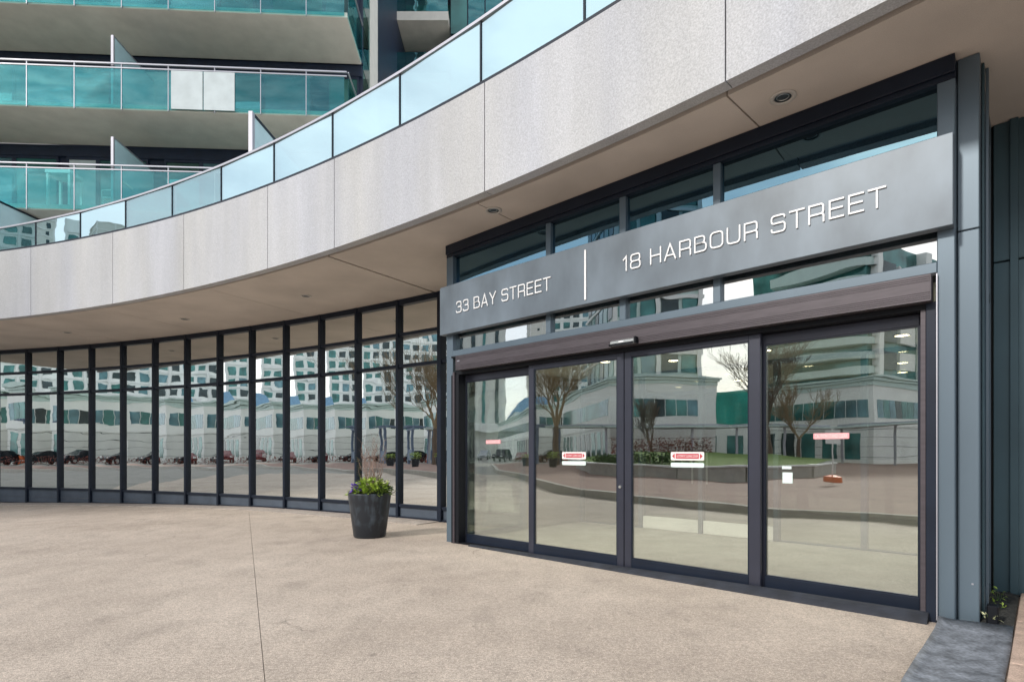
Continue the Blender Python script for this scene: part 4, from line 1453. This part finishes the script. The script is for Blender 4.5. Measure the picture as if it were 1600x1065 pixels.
def tower(name, label, o, deg, L, D, z0, z1, wallm, wm, fw=2.9, bay=2.6, win=(1.7, 1.7), faces='front', recess=True):
    F = frame2(o, deg)
    t = thing(name, label, 'building', tuple(o))
    MB().box((0, 0, z0), (L, D, z1), F).build('wall', wallm, t)
    nb = int(L / bay)
    nf = int((z1 - z0) / fw)
    cnt = 0
    for f in range(nf):
        z = z0 + f * fw + 0.7
        for b in range(nb):
            s = b * bay + 0.45
            MB().box((s, -0.10, z), (s + win[0], -0.002, z + win[1]), F).build('window', wm[(b + f * (b % 3 == 1)) % len(wm)], t)
            cnt += 1
        for b in range(int(D / bay)):
            if cnt > 270: break
            s = b * bay + 0.45
            MB().box((-0.10, s, z), (-0.002, s + win[0], z + win[1]), F).build('window', wm[(b + f) % len(wm)], t)
            cnt += 1
    mb = MB()
    for f in range(nf + 1):
        mb.box((-0.25, -0.25, z0 + f * fw + 0.02), (L + .25, D + .25, z0 + f * fw + 0.30), F)
    mb.build('floor_band', M['white'], t)
    mb = MB()
    for b in range(nb + 1):
        if b % 2 == 0:
            mb.box((b * bay - .2, -0.32, z0), (b * bay + .25, -0.255, z1), F)
    mb.build('pilaster', M['white'], t)
    return t, F
tower('apartment_tower', 'white apartment tower with teal windows above the low white building', (-149, -13.7, 0), -78, 34, 18, 0, 52, M['cream'], [M['window_far'], M['window_far'], M['window_dark'], M['window_blue']])
tower('apartment_tower', 'teal glazed apartment tower behind the nearer white wing', (-50, -6.5, 0), -90, 9, 14, 8.6, 34, M['cornice'], [M['window_far'], M['window_blue'], M['window_dark']], 2.9, 2.2, (1.8, 2.2))
tower('office_tower', 'distant slim grey tower in the gap of sky', (-260, -19, 0), -90, 12, 20, 0, 90, M['grey_tower'], [M['grey_tower'], M['window_dark']], 3.2, 3, (1.2, 1.6))
t = thing('office_tower', 'large pale grey tower with dark vertical window strips', 'building', (-150, 8, 0))
MB().box((-170, -1, 0), (-150, 14, 40)).build('wall', M['grey_tower'], t)
for y in (1.0, 4.8, 7.6, 10.8):
    MB().box((-150.0, y, 9), (-149.8, y + (1.0 if y != 4.8 else 0.8), 39)).build('window_strip', M['window_dark'] if y != 4.8 else M['window_far'], t)
MB().box((-149.9, -1.5, 7.0), (-148, 14.5, 9)).build('cornice', M['cream'], t)
t = thing('arena_hall', 'low building with a blue metal roof far down the street', 'building', (-125, -9, 0))
MB().box((-150, -10.2, 0), (-122, -1.5, 10.6)).build('wall', M['cream'], t)
MB().prism([(-10.5, 10.6), (-1.2, 10.6), (-3.5, 13.6), (-9, 13.6)], [-150.5, -121.6], lambda x, a, b: Vector((x, a, b))).build('roof', M['blue_roof'], t)
t = thing('site_hoarding', 'low building wrapped in bright teal hoarding beyond the lawn', 'building', (-60, -24, 0))
Fh = frame2((-58, -17.6, 0), -70)
MB().box((0, 0, 0), (16, 8, 4.6), Fh).build('wall', M['cream'], t)
MB().box((-0.2, -0.2, 4.6), (16.2, 8, 8.2), Fh).build('teal_panel', M['teal_panel'], t)
for s in range(1, 15, 3):
    MB().box((s, -0.06, 0.4), (s + 1.8, -0.002, 3.2), Fh).build('window', M['window_far'], t)
# curved balcony block over the corner building
t = thing('balcony_tower', 'apartment block with stacked curved balconies over the corner building', 'building', (-46, -30, 0))
Fb = FC2
MB().box((1.2, 1.2, 8.4), (26, 14, 22), Fb).build('wall', M['window_far'], t)
for k in range(9):
    z = 8.9 + 1.5 * k
    mb = MB()
    pr = [(0.0, 2.0)] + [(0.3 + 3 - 3 * cos(R(q)), 2.2 - 2.4 * sin(R(q))) for q in range(0, 91, 15)] + [(10, -0.4), (10, 3)]
    mb.prism(pr, [z, z + 0.75], lambda zz, a, b: Fb(b, a + 0.6, zz))
    mb.build('balcony', M['cornice'], t)
for k in range(4):
    MB().box((3.4, 0.9, 9.4 + 2.9 * k), (6, 1.19, 11.4 + 2.9 * k), Fb).build('window', M['window_dark'], t)
    MB().box((6.6, 0.9, 9.4 + 2.9 * k), (9.6, 1.19, 11.4 + 2.9 * k), Fb).build('window', M['white'], t)
    MB().box((12, 0.9, 9.4 + 2.9 * k), (14.4, 1.19, 11.4 + 2.9 * k), Fb).build('window', M['window_blue'], t)
    MB().box((16, 0.9, 9.4 + 2.9 * k), (18.4, 1.19, 11.4 + 2.9 * k), Fb).build('window', M['window_dark'], t)
MB().box((2.0, 0.5, 8.4), (2.8, 1.19, 22), Fb).build('pier', M['cream'], t)
MB().box((10.4, 0.3, 8.4), (11.6, 1.19, 22), Fb).build('pier', M['cream'], t)
MB().box((14.7, 0.3, 8.4), (15.7, 1.19, 22), Fb).build('pier', M['cream'], t)
# long canopy along the far side
cp = thing('walkway_canopy', 'long pale canopy over the far walkway', 'canopy', (-42, -16, 0))
cpts = [(-46, 1.0), (-44.2, -4.0), (-43.5, -16), (-41, -24), (-33, -32)]
for k in range(len(cpts) - 1):
    a, b = Vector(cpts[k] + (0,)), Vector(cpts[k + 1] + (0,))
    d = (b - a); L = d.length; d.normalize(); nn = Vector((d.y, -d.x, 0)) * -1
    F = lambda s, v, z, a=a, d=d, nn=nn: a + d * s + nn * v + Vector((0, 0, z))
    MB().box((0, -1.2, 3.55), (L - .02, 1.2, 3.7), F).build('roof_panel', M['cornice'], cp)
    MB().box((0, -1.25, 3.705), (L - .02, -1.1, 3.95), F).build('gutter', M['alu'], cp)
    n = max(1, int(L / 4))
    for q in range(n):
        MB().box((q * 4 + .3, -.95, 0), (q * 4 + .5, -.75, 3.55), F).build('post', M['alu'], cp)

# traffic island: kerb, red pavers, raised lawn bed
isl = thing('sidewalk_island', None, None)
isl['kind'] = 'structure'
kb = [(-52, 6.2), (-30, 6.6), (-19.6, 5.3), (-13, 4.9), (-7.8, 3.9), (-3.7, 2.2), (-1.0, -1.5), (-0.2, -6), (-0.2, -30), (-52, -44)]
mb = MB(); mb.poly([(x, y, 0.14) for x, y in kb])
mb.build('paver_surface', M['pavers'], isl)
for k in range(7):
    a, b = Vector(kb[k] + (0,)), Vector(kb[k + 1] + (0,))
    d = (b - a); L = d.length; d.normalize(); nn = Vector((d.y, -d.x, 0))
    F = lambda s, v, z, a=a, d=d, nn=nn: a + d * s + nn * v + Vector((0, 0, z))
    MB().box((0, -0.02, -0.2), (L, 0.18, 0.155), F).build('kerb_stone', M['kerb'], isl)
bed = [(-24, 1.6), (-21.5, 1.8), (-19, 1.0), (-17, -1.0), (-15.6, -3.4), (-15.4, -6.0), (-20, -10), (-34, -10), (-36, -3), (-30, 1.0)]
rwall = thing('planter_wall', 'low curved grey concrete wall around the raised lawn', 'wall', (-18, -2, 0))
for k in range(len(bed)):
    a, b = Vector(bed[k] + (0,)), Vector(bed[(k + 1) % len(bed)] + (0,))
    d = (b - a); L = d.length; d.normalize(); nn = Vector((d.y, -d.x, 0))
    F = lambda s, v, z, a=a, d=d, nn=nn: a + d * s + nn * v + Vector((0, 0, z))
    MB().box((0, -0.15, 0.1), (L, 0.15, 0.66), F).build('wall_segment', M['kerb'], rwall)
    MB().box((-.05, -0.2, 0.662), (L + .05, 0.2, 0.74), F).build('coping', M['white'], rwall)
mb = MB()
lz = [.70, .70, .70, .70, .70, .70, .9, 1.25, 1.25, .9]
for k in range(len(bed)):
    k2 = (k + 1) % len(bed)
    mb.poly([(bed[k][0], bed[k][1], lz[k]), (bed[k2][0], bed[k2][1], lz[k2]), (-26, -4.5, 1.1)])
tag(mb.build('lawn', M['grass']), kind='structure')
def hedge(name, label, pts, w, z0, h_, mat, dens=240):
    t = thing(name, label, 'hedge', (pts[0][0], pts[0][1], z0))
    mb = MB()
    for k in range(len(pts) - 1):
        a, b = Vector(pts[k] + (0,)), Vector(pts[k + 1] + (0,))
        L = (b - a).length
        d = (b - a).normalized(); nn = Vector((d.y, -d.x, 0))
        for q in range(int(dens * L)):
            c = a + d * random.uniform(0, L) + nn * random.uniform(-w, w) + Vector((0, 0, z0 + h_ * random.random() * (0.8 + 0.2 * sin(q))))
            dd = Vector((random.uniform(-1, 1), random.uniform(-1, 1), random.uniform(-.3, 1))).normalized()
            leafquad(mb, c, dd, Vector((random.uniform(-1, 1), random.uniform(-1, 1), .5)).normalized(), 0.16, 0.1)
    mb.build('foliage', mat, t, fix=False)
    mb = MB()
    for k in range(len(pts) - 1):
        a, b = Vector(pts[k] + (0,)), Vector(pts[k + 1] + (0,))
        for q in range(6):
            c = a.lerp(b, (q + .5) / 6)
            mb.tube((c.x, c.y, z0), (c.x + .1, c.y, z0 + h_ * .7), .03)
    mb.build('stem', M['bark'], t)
hedge('red_hedge', 'long russet hedge at the back of the raised lawn', [(-35, -2.5), (-33.5, -9.5)], 0.7, 1.1, 1.35, M['hedge_red'])
hedge('green_shrubs', 'low green shrubs along the lawn edge', [(-23.6, 1.2), (-20.5, 0.6), (-17.6, -2)], 0.4, 0.7, 0.55, M['hedge_green'], 160)
hedge('flower_bed', 'low maroon flower bed in front of the white building', [(-64, 3.2), (-66, -8)], 0.5, 0.0, 0.9, M['hedge_red'], 60)

def bare_tree(name, label, loc, hgt, mat, seed, spread=0.5, vase=False):
    rnd = random.Random(seed)
    t = thing(name, label, 'tree', tuple(loc), 'bare trees across the street')
    trunk, crown = MB(), MB()
    def grow(p, d, L, r, lev):
        n = 3
        for k in range(n):
            d = (d + Vector((rnd.uniform(-.12, .12), rnd.uniform(-.12, .12), 0.05))).normalized()
            e = p + d * (L / n)
            (trunk if lev < 1 else crown).tube(p, e, max(r, .011), max(r * .88, .010), 6 if lev < 2 else 3)
            p = e
            r *= .88
            if lev >= 1 and lev < 5 and rnd.random() < .75:
                dd = (d + Vector((rnd.uniform(-1, 1), rnd.uniform(-1, 1), rnd.uniform(-.2, .7))) * .8).normalized()
                grow(p, dd, L * .6, r * .5, lev + 1)
        if lev < 6 and r > .003:
            for k in range(3 if lev < 3 else 2):
                a = rnd.uniform(0, 2 * pi)
                dd = (d + Vector((cos(a), sin(a), rnd.uniform(0, .5))) * spread * rnd.uniform(.6, 1.3)).normalized()
                grow(p, dd, L * rnd.uniform(.62, .85), r * .68, lev + 1)
    grow(Vector(loc), Vector((0, 0, 1)), hgt * .25, hgt * .024, 0)
    trunk.build('trunk', M['bark'], t)
    crown.build('crown', mat, t, fix=False)
    return t
bare_tree('bare_tree', 'large bare vase shaped tree by the street corner', (-43, 0.6, 0.1), 14, M['bark_pale'], 3, 0.62)
bare_tree('bare_tree', 'bare tree with fine twigs between the lawn and the teal hoarding', (-35, -14.8, 0.1), 12.5, M['bark'], 5, 0.6)
bare_tree('bare_tree', 'thin young bare tree in front of the nearer white wing', (-38, -6.6, 0.1), 7.0, M['bark'], 9, 0.4)
bare_tree('bare_tree', 'tan bare tree overlapping the curved balconies', (-40, -20, 0.1), 9.0, M['bark_pale'], 12, 0.6)

# pergola, planters, barrels, bins
pg = thing('pergola', 'blue grey timber pergola on the far sidewalk', 'pergola', (-50, 0.6, 0))
for x in (-51.2, -49.2):
    for y in (-0.6, 1.6):
        MB().box((x - .12, y - .12, 0), (x + .12, y + .12, 3.6)).build('post', M['pergola'], pg)
for y in (-0.6, 1.6):
    MB().box((-51.9, y - .08, 3.605), (-48.5, y + .08, 3.85)).build('beam', M['pergola'], pg)
for k in range(8):
    MB().box((-51.8 + .45 * k, -1.3, 3.855), (-51.7 + .45 * k, 2.3, 4.0)).build('rafter', M['pergola'], pg)
for k in range(2):
    MB().box((-51.2, -0.5 + 2.1 * k, 0.5), (-49.2, -0.42 + 2.1 * k, 1.5)).build('lattice', M['pergola'], pg)
def small_planter(lab, loc):
    x, y, z = loc
    t = thing('street_planter', lab, 'planter', loc, 'planters on the far sidewalk')
    MB().lathe([(0, z), (.28, z), (.4, z + .75), (.36, z + .75), (.33, z + .65), (0, z + .64)], 20, x, y).build('pot', M['pot'], t)
    mb = MB()
    for q in range(160):
        a = random.uniform(0, 6.28); r = .45 * math.sqrt(random.random())
        leafquad(mb, Vector((x + r * cos(a), y + r * sin(a), z + .65 + random.random() * .4)), Vector((cos(a), sin(a), .3)).normalized(), Vector((0, 0, 1)), .16, .1)
    mb.build('foliage', M['leaf_lime'], t, fix=False)
small_planter('black street planter on the far sidewalk beside the pergola', (-36, 4.0, 0.14))
small_planter('black street planter on the far sidewalk nearer the tree', (-37, 1.7, 0.14))
for k in range(4):
    y = -4.2 - 1.1 * k
    t = thing('traffic_barrel', 'orange traffic barrel number ' + ['one', 'two', 'three', 'four'][k] + ' from the black sedan', 'barrel', (-67, y, 0), 'orange traffic barrels by the white building')
    t['label'] = ['orange traffic barrel nearest the black sedan', 'orange traffic barrel second from the black sedan', 'orange traffic barrel third from the black sedan', 'orange traffic barrel farthest from the black sedan'][k]
    MB().lathe([(0, 0), (.3, 0), (.3, .08), (.24, .1), (.2, .95), (0, .97)], 16, -67, y).build('drum', M['orange'], t)
    MB().lathe([(.232, .35), (.226, .5)], 16, -67, y).build('stripe', M['white'], t)
for k in range(3):
    y = -9.5 - 2.0 * k
    t = thing('dumpster', ['pale waste bin nearest the barrels', 'pale waste bin in the middle of the row', 'pale waste bin at the far end of the row'][k], 'waste bin', (-70, y, 0), 'waste bins by the loading doors')
    MB().prism([(-.8, 0.1), (.7, 0.1), (.9, 1.2), (-.9, 1.4)], [y - .8, y + .8], lambda yy, a, b: Vector((-70 + a, yy, b))).build('body', M['white'] if k != 1 else M['window_blue'], t)
    MB().box((-70.95, y - .85, 1.42), (-69.05, y + .85, 1.48)).build('lid', M['window_dark'], t)
t = thing('street_barrier', 'orange sign base with a thin white post on the far walkway', 'sign base', (-13.3, -5.6, 0.14))
MB().lathe([(0, .14), (.32, .14), (.30, .30), (.1, .36), (0, .36)], 18, -13.3, -5.6).build('base', M['orange'], t)
MB().tube((-13.3, -5.6, .36), (-13.3, -5.6, 2.3), .025, n=8).build('post', M['white'], t)
MB().box((-13.28, -5.9, 1.6), (-13.25, -5.3, 2.2)).build('sign_face', M['white'], t)
